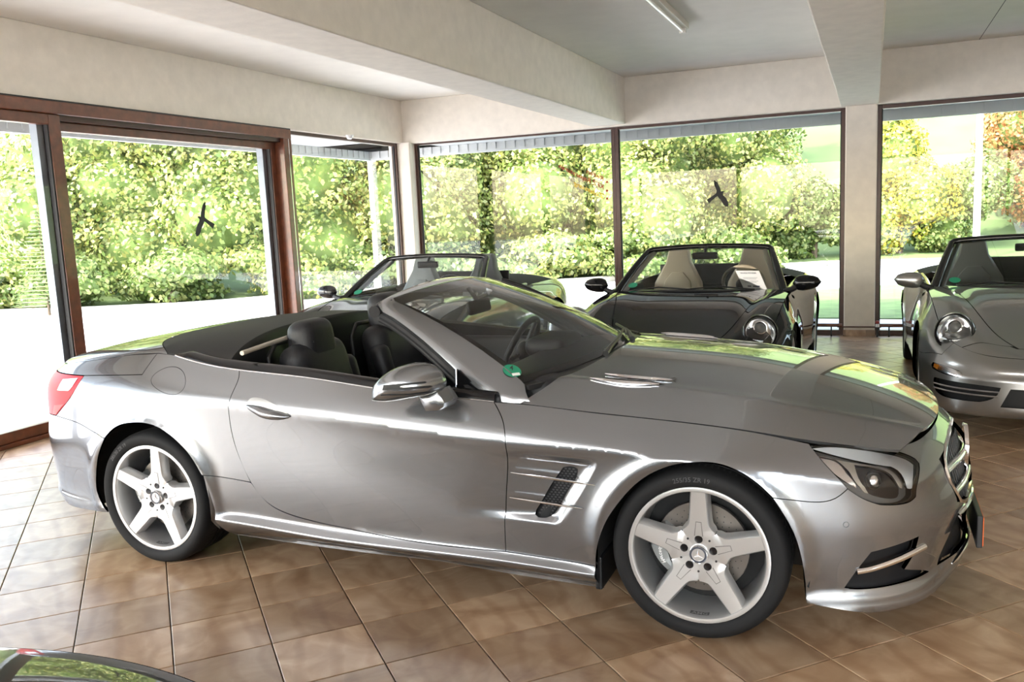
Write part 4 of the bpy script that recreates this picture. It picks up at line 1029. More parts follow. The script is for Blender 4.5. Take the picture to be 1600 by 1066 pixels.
def wheel(parent, cx, cz, yo, half, phase, side, detail=True, caliper=0.0, spoke_m=None, rim_m=None, scale=1.0):
    """side -1: outer face towards -y. built for the near side at y=yo, then mirrored"""
    g = lambda v: [((x * scale) + cx, side * -1 * (y * scale + yo), z * scale + cz) for x, y, z in v]
    def emit(nm, mb, mat, par, sm=True):
        mb.v = g(mb.v); return mb.build(nm, mat, par, smooth=sm)
    spoke_m = spoke_m or M['alloy']; rim_m = rim_m or M['alloy']
    prof = [(.2575, .006), (.2592, .001), (.2580, -.004), (.2500, -.0055), (.2430, -.004), (.2405, .000), (.2380, .012), (.233, .05), (.227, .10), (.225, .20), (.232, .215)]
    w = emit('wheel', MB().lathe(prof, 64, 'y'), rim_m, parent)
    R = 0.3255
    tp = [(.2550, .008), (.2585, .001), (.264, -.006), (.276, -.0125), (.292, -.0155), (.305, -.0125), (.3145, -.004), (.3205, .008), (.3240, .022), (R, .045)]
    for gq in (0.085, 0.125, 0.165):
        y = gq * half / 0.1275; tp += [(R, y - .008), (R - .007, y - .006), (R - .007, y + .006), (R, y + .008)]
    yb = 2 * half - 0.03
    tp += [(R, yb - .03), (.322, yb - 0.008), (.313, yb + .004), (.292, yb + .012), (.26, yb + .004), (.255, yb - .01)]
    emit('tyre', MB().lathe(tp, 72, 'y'), M['rubber'], w)
    # tread blocks on the shoulder
    if detail:
        tb = MB()
        for k in range(90):
            a = 2 * PI * k / 90
            b = MB().box(-0.0035, 0.0035, 0.046, 0.074, R - 0.012, R + 0.0002); tb.add(rot_y(b.v, a), b.f)
        o = emit('tread_sipes', tb, M['liner'], w, False); o['kind'] = 'stuff'
    V, F = wheel_spoke_mesh(); me = None
    for k in range(5):
        a = phase + k * 2 * PI / 5
        emit('spoke', MB().add(rot_y(V, a), F), spoke_m, w)
        if detail:
            inl = [(-.0135, -.0012, .068), (.0135, -.0012, .068), (.0085, -.0022, .122), (-.0085, -.0022, .122)]
            def lift(p, d):
                r = p[2]; return (p[0], 0.020 * (1 - (r / 0.25) ** 1.5) - d, p[2])
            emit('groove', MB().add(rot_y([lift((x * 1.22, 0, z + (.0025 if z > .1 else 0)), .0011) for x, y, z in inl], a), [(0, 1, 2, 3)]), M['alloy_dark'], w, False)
            emit('inlay', MB().add(rot_y([lift((x, 0, z), .0019) for x, y, z in inl], a), [(0, 1, 2, 3)]), spoke_m, w, False)
            hole = MB().lathe([(.0, .0008), (.0110, .0004), (.0138, -.0004), (.0150, .0012)], 18, 'y', (0, 0.0150, .056)); emit('bolt_recess', MB().add(rot_y(hole.v, a), hole.f), M['black_gloss'], w)
            h2 = MB().lathe([(.0, -.0012), (.0042, -.001), (.0045, .002)], 10, 'y', (0, 0.0165, .067)); emit('pin_hole', MB().add(rot_y(h2.v, a + PI / 5), h2.f), M['black'], w)
    cap = emit('centre_cap', MB().lathe([(.0, .008), (.0225, .008), (.0235, .0065), (.031, .0065), (.0330, .0075), (.0355, .013), (.036, .020)], 40, 'y'), M['alloy'], w)
    if detail:
        emit('cap_ring', MB().lathe([(.0240, .0060), (.0308, .0060)], 40, 'y'), pmat('badge_ring_dark', (0.05, 0.055, 0.07), 0.3), w)
        emit('cap_rim', MB().lathe([(.0310, .0064), (.0322, .0046), (.0338, .0068)], 40, 'y'), M['chrome'], w)
        stv = MB()
        for k in range(3):
            a = k * 2 * PI / 3
            stv.add(rot_y([(-.0042, .0075, .002), (0, .0045, .0), (.0042, .0075, .002), (0, .006, .0225)], a), [(0, 1, 3), (1, 2, 3)])
        emit('star_emblem', stv, M['chrome'], w, False)
        tg = lambda a, y, r: (r * math.cos(-PI / 2 + a), y, r * math.sin(-PI / 2 + a))
        pv = [tg(a, y, .2352 - (y - .010) * .11) for y in (.014, .034) for a in np.linspace(-.15, .15, 7)]
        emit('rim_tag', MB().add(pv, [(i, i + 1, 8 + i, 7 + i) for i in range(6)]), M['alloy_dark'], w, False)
        v, f = text_geo('AMG', .017, bold=True); v = v - np.array([v[:, 0].max() / 2, 0, 0])
        emit('rim_lettering', MB().add([tg(x / .235 * 1.6, .016 + y * 1.25, .2340 - (.006 + y) * .11) for x, y, z in v], f), M['alloy'], w, False)
    # brake
    emit('brake_disc', MB().lathe([(.085, .085), (.09, .092), (.172, .092), (.174, .10), (.172, .115), (.07, .115)], 48, 'y'), M['disc'], w)
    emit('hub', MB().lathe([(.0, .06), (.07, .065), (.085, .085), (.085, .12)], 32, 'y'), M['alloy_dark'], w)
    emit('barrel_back', MB().lathe([(.0, .165), (.228, .165)], 32, 'y'), M['liner'], w)
    if detail:
        dh = MB()
        for k in range(30):
            for q, r in enumerate((.112, .130, .148)):
                a = 2 * PI * k / 30 + q * 0.07; c = (r * math.cos(a), .0915, r * math.sin(a)); n = 6
                dh.add([(c[0] + .0026 * math.cos(t * PI / 3), c[1], c[2] + .0026 * math.sin(t * PI / 3)) for t in range(n)], [tuple(range(n))])
        o = emit('disc_drillings', dh, M['black'], w, False); o['kind'] = 'stuff'
    cal = MB(); arc = np.linspace(caliper - 0.62, caliper + 0.62, 13)
    for i, a in enumerate(arc):
        e = 1 - abs(i - 6) / 6 * 0.16
        for r, y in ((.118, .078), (.124, .056), (.155 * e + .0, .050), (.185 * e, .060), (.192 * e, .082), (.192 * e, .12), (.118, .12)):
            cal.v.append((r * math.cos(a), y, r * math.sin(a)))
    for i in range(12):
        for j in range(7): cal.f.append((i * 7 + j, i * 7 + (j + 1) % 7, (i + 1) * 7 + (j + 1) % 7, (i + 1) * 7 + j))
    cal.f.append(tuple(range(7))); cal.f.append(tuple(range(84, 91))[::-1])
    emit('caliper', cal, M['caliper'], w)
    if detail:
        v, f = text_geo('Mercedes-Benz', 0.020, bold=True); v = v - np.array([(v[:, 0].max()) / 2, 0.005, 0]); tv_ = []
        for x, y, z in v:
            a = caliper + x / 0.150 * (1 if side > 0 else 1) * -1; r = 0.150 + y * -1
            tv_.append((r * math.cos(a), 0.0485, r * math.sin(a)))
        emit('caliper_lettering', MB().add(tv_, f), M['white'], w, False)
    return w
def tyre_text(w, body, cx, cz, yo, ang, size, side=-1):
    v, f = text_geo(body, size, bold=True); v = v - np.array([v[:, 0].max() / 2, 0, 0]); P = []
    for x, y, z in v:
        r = 0.282 + y; a = ang - x / 0.288; P.append((cx + r * math.cos(a), yo - 0.0162, cz + r * math.sin(a)))
    return mesh('sidewall_lettering', P, f, M['rubber_text'], w)
YF_, YR_ = -0.900, -0.905
wf = wheel(sl, 0.006, 0.3255, YF_, .1275, math.radians(1.0), -1, True, PI + 0.02)
tyre_text(wf, '255/35 ZR 19', 0.006, 0.3255, YF_, PI / 2 + 0.06, 0.024)
wr_ = wheel(sl, -2.572, 0.3255, YR_, .1400, math.radians(7.0), -1, True, PI - 0.1)
tyre_text(wr_, '285/30 ZR 19', -2.572, 0.3255, YR_, PI * 0.72, 0.024)
wheel(sl, 0.006, 0.3255, YF_, .1275, 0.4, 1, False, 0.0)
wheel(sl, -2.572, 0.3255, YR_, .1400, 0.2, 1, False, 0.0)
# wheel housings, floor pan, mud flap
for cx, cz in ((0.006, .325), (-2.572, .327)):
    for s_ in (-1, 1):
        a = np.linspace(-0.20, PI + 0.20, 25); V = []; F = []
        for t in a:
            for y in (0.905, 0.50): V.append((cx + 0.392 * math.cos(t), s_ * y, cz + 0.392 * math.sin(t)))
        for i in range(24): F.append((2 * i, 2 * i + 1, 2 * i + 3, 2 * i + 2))
        b = len(V); V += [(cx + 0.392 * math.cos(t), s_ * 0.50, cz + 0.392 * math.sin(t)) for t in a]; F.append(tuple(range(b, b + 25)))
        MB().add(V, F).build('wheel_housing', M['liner'], sl)
MB().box(-2.15, -0.42, -0.80, 0.80, 0.15, 0.26).box(-0.42, 0.75, -0.46, 0.46, 0.15, 0.45).box(-3.45, -2.15, -0.46, 0.46, 0.20, 0.5).build('floor_pan', M['liner'], sl)
# arch liner edges and the mud guard ahead of the rear of the front wheel
MB().box(-0.402, -0.372, -0.860, -0.60, 0.125, 0.26, bev=0.008).build('mud_guard', M['satin_black'], sl)

# ---------------------------------------------------------------- windscreen, its frame, belt line
def wb_(u): return np.stack([-0.515 - 0.205 * np.abs(u) ** 2.4, u * 0.725, 0.950 - 0.040 * u ** 2], -1)
def wt_(u): return np.stack([-1.365 - 0.045 * u ** 2, u * 0.565, 1.272 - 0.036 * u ** 2], -1)
def ws(u, v):
    u = np.asarray(u, float); v = np.asarray(v, float); b, t = wb_(u), wt_(u); vv = v[..., None]
    P = b * (1 - vv) + t * vv; bul = 4 * v * (1 - v) * 0.030; P[..., 2] += bul * 0.75; P[..., 0] += bul * 0.55; return P
U, Vv = np.meshgrid(np.linspace(-1, 1, 41), np.linspace(0, 1, 25), indexing='ij')
P = ws(U, Vv).reshape(-1, 3); F = [(i * 25 + j, (i + 1) * 25 + j, (i + 1) * 25 + j + 1, i * 25 + j + 1) for i in range(40) for j in range(24)]
wsc = mesh('windscreen', P, F, M['auto_glass'], sl, smooth=True)
# dark band round the glass
def ws_band(u0, u1, v0, v1, nm='glass_band'):
    UU, VV = np.meshgrid(np.linspace(u0, u1, 30), np.linspace(v0, v1, 20), indexing='ij'); Q = ws(UU, VV).reshape(-1, 3) - np.array([0.002, 0, 0.003])
    return mesh(nm, Q, [(i * 20 + j, (i + 1) * 20 + j, (i + 1) * 20 + j + 1, i * 20 + j + 1) for i in range(29) for j in range(19)], M['satin_black'], wsc, smooth=True)
ws_band(-1, 1, 0.0, 0.05); ws_band(-1, 1, 0.915, 1.0); ws_band(-1, -0.955, 0.05, 0.915); ws_band(0.955, 1, 0.05, 0.915)
# frame: pillars and header as one hoop
def hoop_stations():
    S = []
    og = [((829, 631), -.806, (-.690, -.775, .880)), ((800, 630.5), -.806, (-.708, -.742, .906)), ((772, 627), -.800, None), ((743, 605), -.783, None), ((714, 579.7), -.755, None), ((688, 555.5), -.730, None), ((662.5, 532.8), -.703, None), ((638, 513), -.675, None), ((615.6, 497), -.648, None), ((598, 487.5), -.624, None)]
    vs = [0, 0, 0.02, 0.16, 0.31, 0.46, 0.61, 0.75, 0.88, 0.96]
    for (p, y, gpt), v in zip(og, vs):
        O = on_y(*p, y); Gp = np.array(gpt) if gpt else ws(-1.0, v)
        S.append((O, Gp))
    return S
near = hoop_stations(); hoop = [(o, g_) for o, g_ in near]
for u in np.linspace(-0.96, 0.96, 21):
    O = np.array([-1.500 + 0.035 * u ** 2, 0.600 * u, 1.252 - 0.042 * u ** 2]); hoop.append((O, wt_(np.array(u))))
hoop += [(o * [1, -1, 1], g_ * [1, -1, 1]) for o, g_ in near[::-1]]
V = []; F = []
for k, (O, Gp) in enumerate(hoop):
    t = hoop[min(k + 1, len(hoop) - 1)][0] - hoop[max(k - 1, 0)][0]; n = np.cross(Gp - O, t); n /= np.linalg.norm(n)
    if n[2] < 0 and abs(n[2]) > 0.2 or (abs(n[2]) <= 0.2 and n @ np.array([0, O[1], 0.3]) < 0): n = -n
    w = np.linalg.norm(Gp - O)
    V += [O - n * 0.026, O, O * .8 + Gp * .2 + n * w * .13, O * .5 + Gp * .5 + n * w * .17, O * .2 + Gp * .8 + n * w * .09, Gp + n * .003, Gp - n * 0.03]
for k in range(len(hoop) - 1):
    for j in range(7): F.append((k * 7 + j, k * 7 + (j + 1) % 7, (k + 1) * 7 + (j + 1) % 7, (k + 1) * 7 + j))
fr_o = MB().add(V, F).build('windscreen_frame', M['silver'], sl, smooth=True)
# black seal under the near and far pillar, and header trim
for s_ in (1, -1):
    pts = [o + np.array([-0.012, 0.012, -0.022]) for o, g_ in near[2:]]; pts = [(p[0], p[1] * s_, p[2]) for p in pts]
    MB().tube(pts, 0.017, 8).build('pillar_seal', M['satin_black'], sl, smooth=True)
    pts = [o + np.array([-0.026, 0.02, -0.040]) for o, g_ in near[2:]]; pts = [(p[0], p[1] * s_, p[2]) for p in pts]
    MB().tube(pts, 0.012, 8).build('inner_seal', M['satin_black'], sl, smooth=True)
MB().tube([(-1.515 + 0.035 * u ** 2, 0.59 * u, 1.225 - 0.042 * u ** 2) for u in np.linspace(-1, 1, 15)], 0.028, 10).build('header_trim', M['satin_black'], sl, smooth=True)
# far pillar's black outer moulding and cowl
fp_ = [o for o, g_ in near[2:]][::-1]; fpts = [(p[0] + 0.034, -p[1] + 0.022, p[2] + 0.034) for p in fp_] + [(-.70, .800, .885), (-.635, .785, .872)]
cpts = catmull(np.array(fpts), 0.04); m_ = len(cpts)
MB().tube([tuple(p) for p in cpts], [0.013 + 0.024 * (k / (m_ - 1)) ** 1.5 for k in range(m_)], 12).build('pillar_moulding', M['satin_black'], sl, smooth=True)
cw = grid_patch('cowl', lambda x, q: np.stack([x, q * 0.74, 0.948 - 0.045 * q ** 2 + 0 * x], -1), lambda q: -0.530 - 0.205 * np.abs(q) ** 2.4, lambda q: hood_r(q) + 0.012, 41, 4, M['satin_black'], sl, flange=0.02)
# wipers
def ws_pt(u, v, off): 
    n = np.array([0.42, 0, 0.9]); return ws(np.array(u), np.array(v)) + n * off
MB().tube([tuple(ws_pt(u, v, 0.018)) for u, v in ((-0.30, 0.005), (-0.05, 0.03), (0.25, 0.055), (0.55, 0.06))], 0.007, 6).build('wiper_blade', M['satin_black'], sl, smooth=True)
MB().tube([tuple(ws_pt(u, v, 0.022)) for u, v in ((0.30, 0.03), (0.55, 0.055), (0.80, 0.09))], 0.007, 6).build('wiper_blade', M['satin_black'], sl, smooth=True)
MB().tube([tuple(ws_pt(u, v, 0.024)) for u, v in ((-0.36, -0.02), (-0.22, 0.006), (0.15, 0.04))], [0.014, 0.011, 0.007], 8).build('wiper_arm', M['satin_black'], sl, smooth=True)
MB().tube([tuple(ws_pt(u, v, 0.024)) for u, v in ((0.22, -0.02), (0.4, 0.02), (0.55, 0.05))], [0.014, 0.011, 0.007], 8).build('wiper_arm', M['satin_black'], sl, smooth=True)
# belt moulding: bright strip with a black rail above it
bl = [sz(*p) for p in BELT[1:]]; bl = catmull(np.array(bl), 0.03); bp = belt(bl[:, 0], bl[:, 1])
for s_ in (1, -1):
    MB().tube([(p[0], p[1] * s_, p[2] + 0.001) for p in bp], 0.0032, 6).build('bright_strip', M['chrome'], sl, smooth=True)
    V = []; F = []
    for k, p in enumerate(bp):
        e = min(1, k / 3.0)
        for dy, dz in ((0.002, 0.003), (0.008, 0.020 * e + .004), (0.018, 0.028 * e + .005), (0.040, 0.030 * e + .005), (0.060, 0.022 * e), (0.060, -0.05)): V.append((p[0], (p[1] + dy) * s_, p[2] + dz))
    for k in range(len(bp) - 1):
        for j in range(5): F.append((k * 6 + j, k * 6 + j + 1, (k + 1) * 6 + j + 1, (k + 1) * 6 + j))
    MB().add(V, F).build('belt_rail', M['black_gloss'], sl, smooth=True)
    q = [on_y(*p, -0.775) for p in ((713, 577), (768, 621), (775, 628), (714, 621))]; q = [np.array([a[0], a[1] * s_, a[2]]) for a in q]
    n = np.array([0, 0.012 * s_, 0]); MB().add([*q, *[a + n for a in q]], [(0, 1, 2, 3), (7, 6, 5, 4), (0, 4, 5, 1), (1, 5, 6, 2), (2, 6, 7, 3), (3, 7, 4, 0)]).build('mirror_triangle', M['black_gloss'], sl)
    MB().tube([tuple(q[0] - n * .2), tuple(q[3] - n * .2)], 0.0028, 6).build('triangle_strip', M['chrome'], sl, smooth=True)

# door mirror
for s_ in (1, -1):
    prof = [(592, 625), (592, 614), (593, 602), (604, 587), (622, 574), (645, 568.5), (666, 574), (680, 588), (685, 604), (680, 613), (664, 619), (640, 623.5), (612, 627)]
    C0 = np.array([on_y(*p, -1.0) for p in prof]); ctr = C0.mean(0); V = []; F = []; n = len(prof)
    cc = catmull(np.vstack([C0, C0[:1]]), 0.012)[:-1]; n = len(cc)
    for dy, sc_ in ((0.075, 0.55), (0.07, 0.80), (0.05, 0.95), (0.02, 1.0), (-0.02, 0.985), (-0.05, 0.92), (-0.075, 0.80), (-0.093, 0.62), (-0.104, 0.40), (-0.109, 0.18)):
        for p in cc:
            q = ctr + (p - ctr) * sc_; V.append((q[0] + (dy * 0.25), (q[1] + dy + 0.01) * s_, q[2]))
    L = 10
    for i in range(L - 1):
        for j in range(n): F.append((i * n + j, i * n + (j + 1) % n, (i + 1) * n + (j + 1) % n, (i + 1) * n + j))
    F.append(tuple(range(n))); F.append(tuple((L - 1) * n + k for k in range(n))[::-1])
    mir = MB().add(V, F).build('door_mirror', M['silver'], sl, smooth=True)
    if s_ == 1: mir_b = BVHTree.FromPolygons([tuple(w.co) for w in mir.data.vertices], [tuple(p.vertices) for p in mir.data.polygons])
    for nm, mt, po in (('indicator_lens', M['matt_black'], [(599, 602), (664, 596), (667, 597.5), (664, 599), (626, 603.5), (624, 605), (630, 606), (672, 602.5), (676, 603.5), (670, 606.5), (640, 609), (597, 610)]),
                       ('accent_line', M['satin_black'], [(595, 617.2), (640, 616.5), (672, 612), (673, 613), (640, 617.6), (595, 618.4)])):
        po = np.array(po); po = dedupe(np.vstack([catmull(po[[i, (i + 1) % len(po)]], 3.0) for i in range(len(po))])); V2, F2 = cdt_region(po, [], 4.0)
        pp = []
        for p in V2:
            d = pray(*p); h = mir_b.ray_cast(Vector(CAM_P), Vector(d)); q = np.array(h[0]) if h[0] is not None else CAM_P + d * 3.2
            pp.append((q - d * 0.003) * [1, s_, 1])
        mesh(nm, pp, F2, mt, mir)
    ftp = np.array([(652, 619), (668, 616), (683, 611), (690, 620), (696.5, 630), (694, 637), (687, 642.5), (676, 643.5), (664, 644), (658, 632)]); ft = [on_y(*p, -0.985) for p in ftp]; NF = len(ft); fc = np.mean(ft, 0); ft = [fc + (p - fc) * k + [0, dy, 0] for k, dy in ((0.55, -0.008), (0.9, 0.0), (1.0, 0.02), (1.0, 0.11)) for p in ft]
    V = [(p[0], p[1] * s_, p[2]) for p in ft]; F = [tuple(range(NF)), tuple(range(3 * NF, 4 * NF))] + [(r * NF + i, r * NF + (i + 1) % NF, (r + 1) * NF + (i + 1) % NF, (r + 1) * NF + i) for r in range(3) for i in range(NF)]
    MB().add(V, F).build('mirror_foot', M['silver'], mir, smooth=True)

# door handle: cup and grip
cup = outline([[(386.5, 628), (392, 622.5), (408, 622.5), (428, 631), (444, 641), (453.5, 650)], [(453.5, 650), (445, 655.5), (425, 655), (402, 648), (388, 637), (386.5, 628)]], 0.012)
skin_panel('handle_cup', cup, pmat('handle_cup_shade', (0.30, 0.30, 0.30), 0.35, 0.7, coat=1), sl, off=0.0012, gap=0, flange=0.004)
for s_ in (1, -1):
    pts = []
    for t in np.linspace(0, 1, 11):
        px, py = 387 + 66 * t, 634.5 + 17 * t - 0.5 + 2.0 * math.sin(PI * t); c, n = on_skin(px, py, 0.004 + 0.020 * math.sin(PI * t) ** 0.5); pts.append((c[0], c[1] * s_, c[2]))
    MB().tube(pts, [.005, .011, .0155, .018, .019, .0195, .019, .0175, .015, .011, .004], 12).build('door_handle', M['silver'], sl, smooth=True)

# side vent: honeycomb insert, two bright fins
for s_ in (1, -1):
    vp = belt(vent_hole[:, 0], vent_hole[:, 1]); vn = belt_n(vent_hole[:, 0], vent_hole[:, 1]); V = [tuple((p - n * 0.018) * [1, s_, 1]) for p, n in zip(vp, vn)]
    c = np.mean(V, 0); V.append(tuple(c)); m = len(vp)
    ins = MB().add(V, [(i, (i + 1) % m, m) for i in range(m)]).build('vent_insert', M['mesh_black'], sl)
    lo = vent_hole.min(0); hi = vent_hole.max(0); hx = MB()
    for j in range(24):
        for i in range(14):
            q = np.array([lo[0] + 0.008 + i * 0.0155 + (0.0078 if j % 2 else 0), lo[1] + 0.006 + j * 0.0098])
            if in_poly(q[None], vent_hole)[0] and poly_dist(q[None], vent_hole)[0] > 0.006:
                c = belt(q[0], q[1]); n = belt_n(q[0], q[1]); c = c - n * 0.010; tt = [(c[0] + 0.0058 * math.cos(k * PI / 3), (c[1] - 0.0) * s_, c[2] + 0.0042 * math.sin(k * PI / 3)) for k in range(6)]
                hx.add(tt, [tuple(range(6))])
    if hx.v:
        o = hx.build('honeycomb', pmat('honeycomb_grey', (0.028, 0.028, 0.030), 0.35), ins); o['kind'] = 'stuff'
    for a, b in (((798, 738.5), (929.5, 758.5)), ((796, 777.5), (910.5, 795))):
        pts = []
        for t in np.linspace(0, 1, 13):
            px, py = a[0] + (b[0] - a[0]) * t, a[1] + (b[1] - a[1]) * t; c = on_y(px, py, -0.922); pts.append((c[0], c[1] * s_, c[2]))
        MB().tube(pts, [.0015, .0025, .0035, .0042, .0046, .0048, .0048, .0048, .0046, .0042, .0035, .0025, .0015], 8).build('vent_fin', M['chrome'], sl, smooth=True)

# grille, star, bars, intake trims, plate, sensor
def nose(y, z, off=0.0):
    """point on the nose skin at lateral position y (near side negative)"""
    ss = np.linspace(_d[15], SMAX, 400); B = belt(ss, np.full(400, z)); k = int(np.argmin(np.abs(B[:, 1] + abs(y)))); n = belt_n(ss[k], z)
    p = B[k] + n * off; return np.array([p[0], p[1] * (1 if y <= 0 else -1), p[2]])
for z, r in ((.555, .016), (.475, .012)):
    MB().tube([tuple(nose(y, z, -0.012)) for y in np.linspace(-.39, .39, 21)], r, 10).build('grille_bar', M['chrome'], sl, smooth=True)
gl = belt(grille[:, 0], grille[:, 1]); gl = gl[gl[:, 1] < -0.02]; gl = gl[np.argsort(np.arctan2(gl[:, 2] - .52, -gl[:, 1] - .22))]
ring = [tuple(nose(y, z, -0.003)) for y, z in [(-.0, .668), (-.2, .662), (-.33, .640), (-.40, .612), (-.42, .58), (-.415, .52), (-.38, .44), (-.28, .405), (-.0, .402)]]
for s_ in (1, -1): MB().tube([(p[0], p[1] * s_, p[2]) for p in ring], 0.010, 8).build('grille_surround', M['chrome'], sl, smooth=True)
gm_ = MB()
for y in np.linspace(-.42, .42, 29):
    a, b = nose(y, .41, -0.015), nose(y, .64, -0.015); gm_.tube([tuple(a), tuple((a + b) / 2), tuple(b)], 0.004, 5)
o = gm_.build('grille_lamellae', M['satin_black'], sl); o['kind'] = 'stuff'
sc0 = nose(-.0001, .555, -0.014)
star = MB().lathe([(.083, -.006), (.088, .008), (.094, .008), (.098, -.006)], 40, 'x', tuple(sc0)).build('star_ring', M['chrome'], sl, smooth=True)
st_ = MB()
for k in range(3):
    a = PI / 2 + k * 2 * PI / 3; p = lambda r, t, x: (sc0[0] + x, sc0[1] + r * math.cos(t), sc0[2] + r * math.sin(t))
    st_.add([p(.016, a - 1.05, 0), p(.0, a, .014), p(.016, a + 1.05, 0), p(.088, a, .002)], [(0, 1, 3), (1, 2, 3)])
st_.build('star_arms', M['chrome'], star)
for s_ in (1, -1):
    pts = []
    for px, py in ((1338, 893), (1360, 889), (1385, 881), (1410, 871), (1432, 860), (1444, 854)):
        c, n = on_skin(px, py, 0.000); pts.append((c[0], c[1] * s_, c[2]))
    MB().tube([tuple(p) for p in catmull(np.array(pts), 0.02)], 0.0125, 10).build('intake_bar', M['chrome'], sl, smooth=True)
pl = MB().box(.970, .992, -.262, .262, .215, .345, bev=0.004).build('plate_holder', M['satin_black'], sl)
MB().box(.992, .995, -.258, .258, .222, .338, bev=0.001).build('number_plate', M['orange'], pl)
MB().tube([tuple(nose(y, .385, 0.001)) for y in np.linspace(-.38, .38, 17)], [.004] + [.010] * 15 + [.004], 8).build('bumper_trim', M['chrome'], sl, smooth=True)
MB().tube([tuple(nose(y, .195, 0.0)) for y in np.linspace(-.40, .40, 17)], [.003] + [.009] * 15 + [.003], 8).build('splitter_trim', M['chrome'], sl, smooth=True)
c, n = on_skin(1322, 820, 0.0006); t1 = np.cross(n, [0, 0, 1.0]); t1 /= np.linalg.norm(t1); t2 = np.cross(n, t1)
V = []
for r in (0.0088, 0.0100):
    V += [tuple(c + (t1 * math.cos(a) + t2 * math.sin(a)) * r) for a in np.linspace(0, 2 * PI, 25)[:-1]]
MB().add(V, [(i, (i + 1) % 24, 24 + (i + 1) % 24, 24 + i) for i in range(24)]).build('parking_sensor_ring', M['black'], sl)

# ---------------------------------------------------------------- cabin
def rounded(name, mat, parent, c, d, bev, rot=(0, 0, 0), seg=4, taper=1.0):
    bm = bmesh.new(); bmesh.ops.create_cube(bm, size=1)
    for w in bm.verts:
        k = taper if w.co.z > 0 else 1.0; w.co = Vector((w.co.x * d[0], w.co.y * d[1] * k, w.co.z * d[2]))
    bmesh.ops.bevel(bm, geom=bm.edges[:], offset=bev, segments=seg, affect='EDGES', profile=0.5)
    me = bpy.data.meshes.new(name); bm.to_mesh(me); bm.free(); me.polygons.foreach_set('use_smooth', [True] * len(me.polygons)); me.materials.append(mat)
    o = bpy.data.objects.new(name, me); put(o, parent); o.location = c; o.rotation_euler = rot; return o
V = []; F = []
tubp = [(-2.12, .60), (-2.05, .78), (-1.6, .80), (-.9, .80), (-.62, .70), (-.60, 0)]
ring_t = [(x, -y) for x, y in tubp] + [(x, y) for x, y in tubp[::-1]][1:]
for z in (0.84, 0.33):
    for x, y in ring_t: V.append((x, y, z))
n = len(ring_t); F = [(i, (i + 1) % n, n + (i + 1) % n, n + i) for i in range(n)] + [tuple(range(n, 2 * n))]
MB().add(V, F).build('cabin_tub', M['satin_black'], sl)
rounded('dashboard', M['leather'], sl, (-.80, 0, .80), (.46, 1.42, .22), 0.07, (0, math.radians(-6), 0))
rounded('instrument_cowl', M['leather'], sl, (-.98, .38, .90), (.22, .36, .10), 0.045)
rounded('centre_console', M['leather'], sl, (-1.35, 0, .52), (.95, .22, .30), 0.05)
for s_ in (1, -1):
    rounded('door_card', M['leather'], sl, (-1.38, .775 * s_, .68), (1.20, .07, .40), 0.03)
    rounded('arm_rest', M['leather'], sl, (-1.45, .71 * s_, .66), (.50, .10, .07), 0.03)
def roadster_seat(y, hz, nm):
    rounded('seat_cushion', M['leather'], sl, (-1.52, y, .47), (.52, .52, .20), 0.07, (0, math.radians(-8), 0))
    b = rounded('seat_backrest', M['leather'], sl, (-1.93, y, .72), (.17, .53, .60), 0.075, (0, math.radians(-14), 0), taper=0.78)
    rounded('backrest_bolster', M['leather'], b, (.035, -.20, -.03), (.11, .11, .44), 0.05); rounded('backrest_bolster', M['leather'], b, (.035, .20, -.03), (.11, .11, .44), 0.05)
    h = rounded('headrest', M['leather'], sl, (-1.985, y, 0.995 + hz), (.155, .280, .255), 0.062, (0, math.radians(-6), 0), taper=0.86)
    for q in (-1, 1): MB().tube([(0.055, 0.085 * q, -0.10), (0.073, 0.087 * q, 0.02), (0.056, 0.075 * q, 0.105), (0.0, 0.07 * q, 0.117)], 0.0016, 5).build('seam', pmat('seam_thread', (0.10, 0.10, 0.105), 0.6) if 'seam_thread' not in bpy.data.materials else bpy.data.materials['seam_thread'], h, smooth=True)
roadster_seat(-.37, 0.0, 'near'); roadster_seat(.37, 0.06, 'far')
for y in (-.37, .37):
    MB().tube([(-2.13, y - .15, .80), (-2.14, y - .15, .95), (-2.14, y - .09, 1.01), (-2.14, y + .09, 1.01), (-2.14, y + .15, .95), (-2.13, y + .15, .80)], 0.013, 10).build('roll_hoop', M['satin_black'], sl, smooth=True)
MB().tube([tuple(on_z(378, 552, 1.03)), tuple(on_z(415, 539, 1.035)), tuple(on_z(453, 526, 1.04))], 0.011, 8).build('deflector_strip', pmat('deflector_beige', (0.50, 0.45, 0.38), 0.4), sl, smooth=True)
# belt strap, steering wheel, rear-view mirror
sw = MB(); R = 0.183; Nw = 40; sc_ = np.array([-1.17, .37, .865]); ax = np.array([-0.90, 0, 0.43]); ax /= np.linalg.norm(ax); e1 = np.array([0, 1.0, 0]); e2 = np.cross(ax, e1)
sw.tube([tuple(sc_ + (e1 * math.cos(a) + e2 * math.sin(a)) * R) for a in np.linspace(0, 2 * PI, Nw + 1)], 0.0165, 10, cap=False)
swo = sw.build('steering_wheel', M['leather'], sl, smooth=True)
for a in (0.15, PI - 0.15, -PI / 2): MB().tube([tuple(sc_ + (e1 * math.cos(a) + e2 * math.sin(a)) * r - ax * 0.02) for r in (0.03, R)], 0.014, 8).build('wheel_spoke', M['chrome'] if a > 0 else M['leather'], swo, smooth=True)
ball('horn_pad', tuple(sc_ - ax * 0.02), 0.062, M['leather'], swo, sq=(0.6, 1.1, 0.9))
rm = rounded('rear_view_mirror', M['satin_black'], sl, (-1.235, 0.0, 1.142), (.035, .235, .07), 0.016, (0, math.radians(-8), 0))
MB().tube([(0.0, 0, 0.02), (-0.04, 0, 0.10)], 0.012, 8).build('mirror_stem', M['satin_black'], rm, smooth=True)
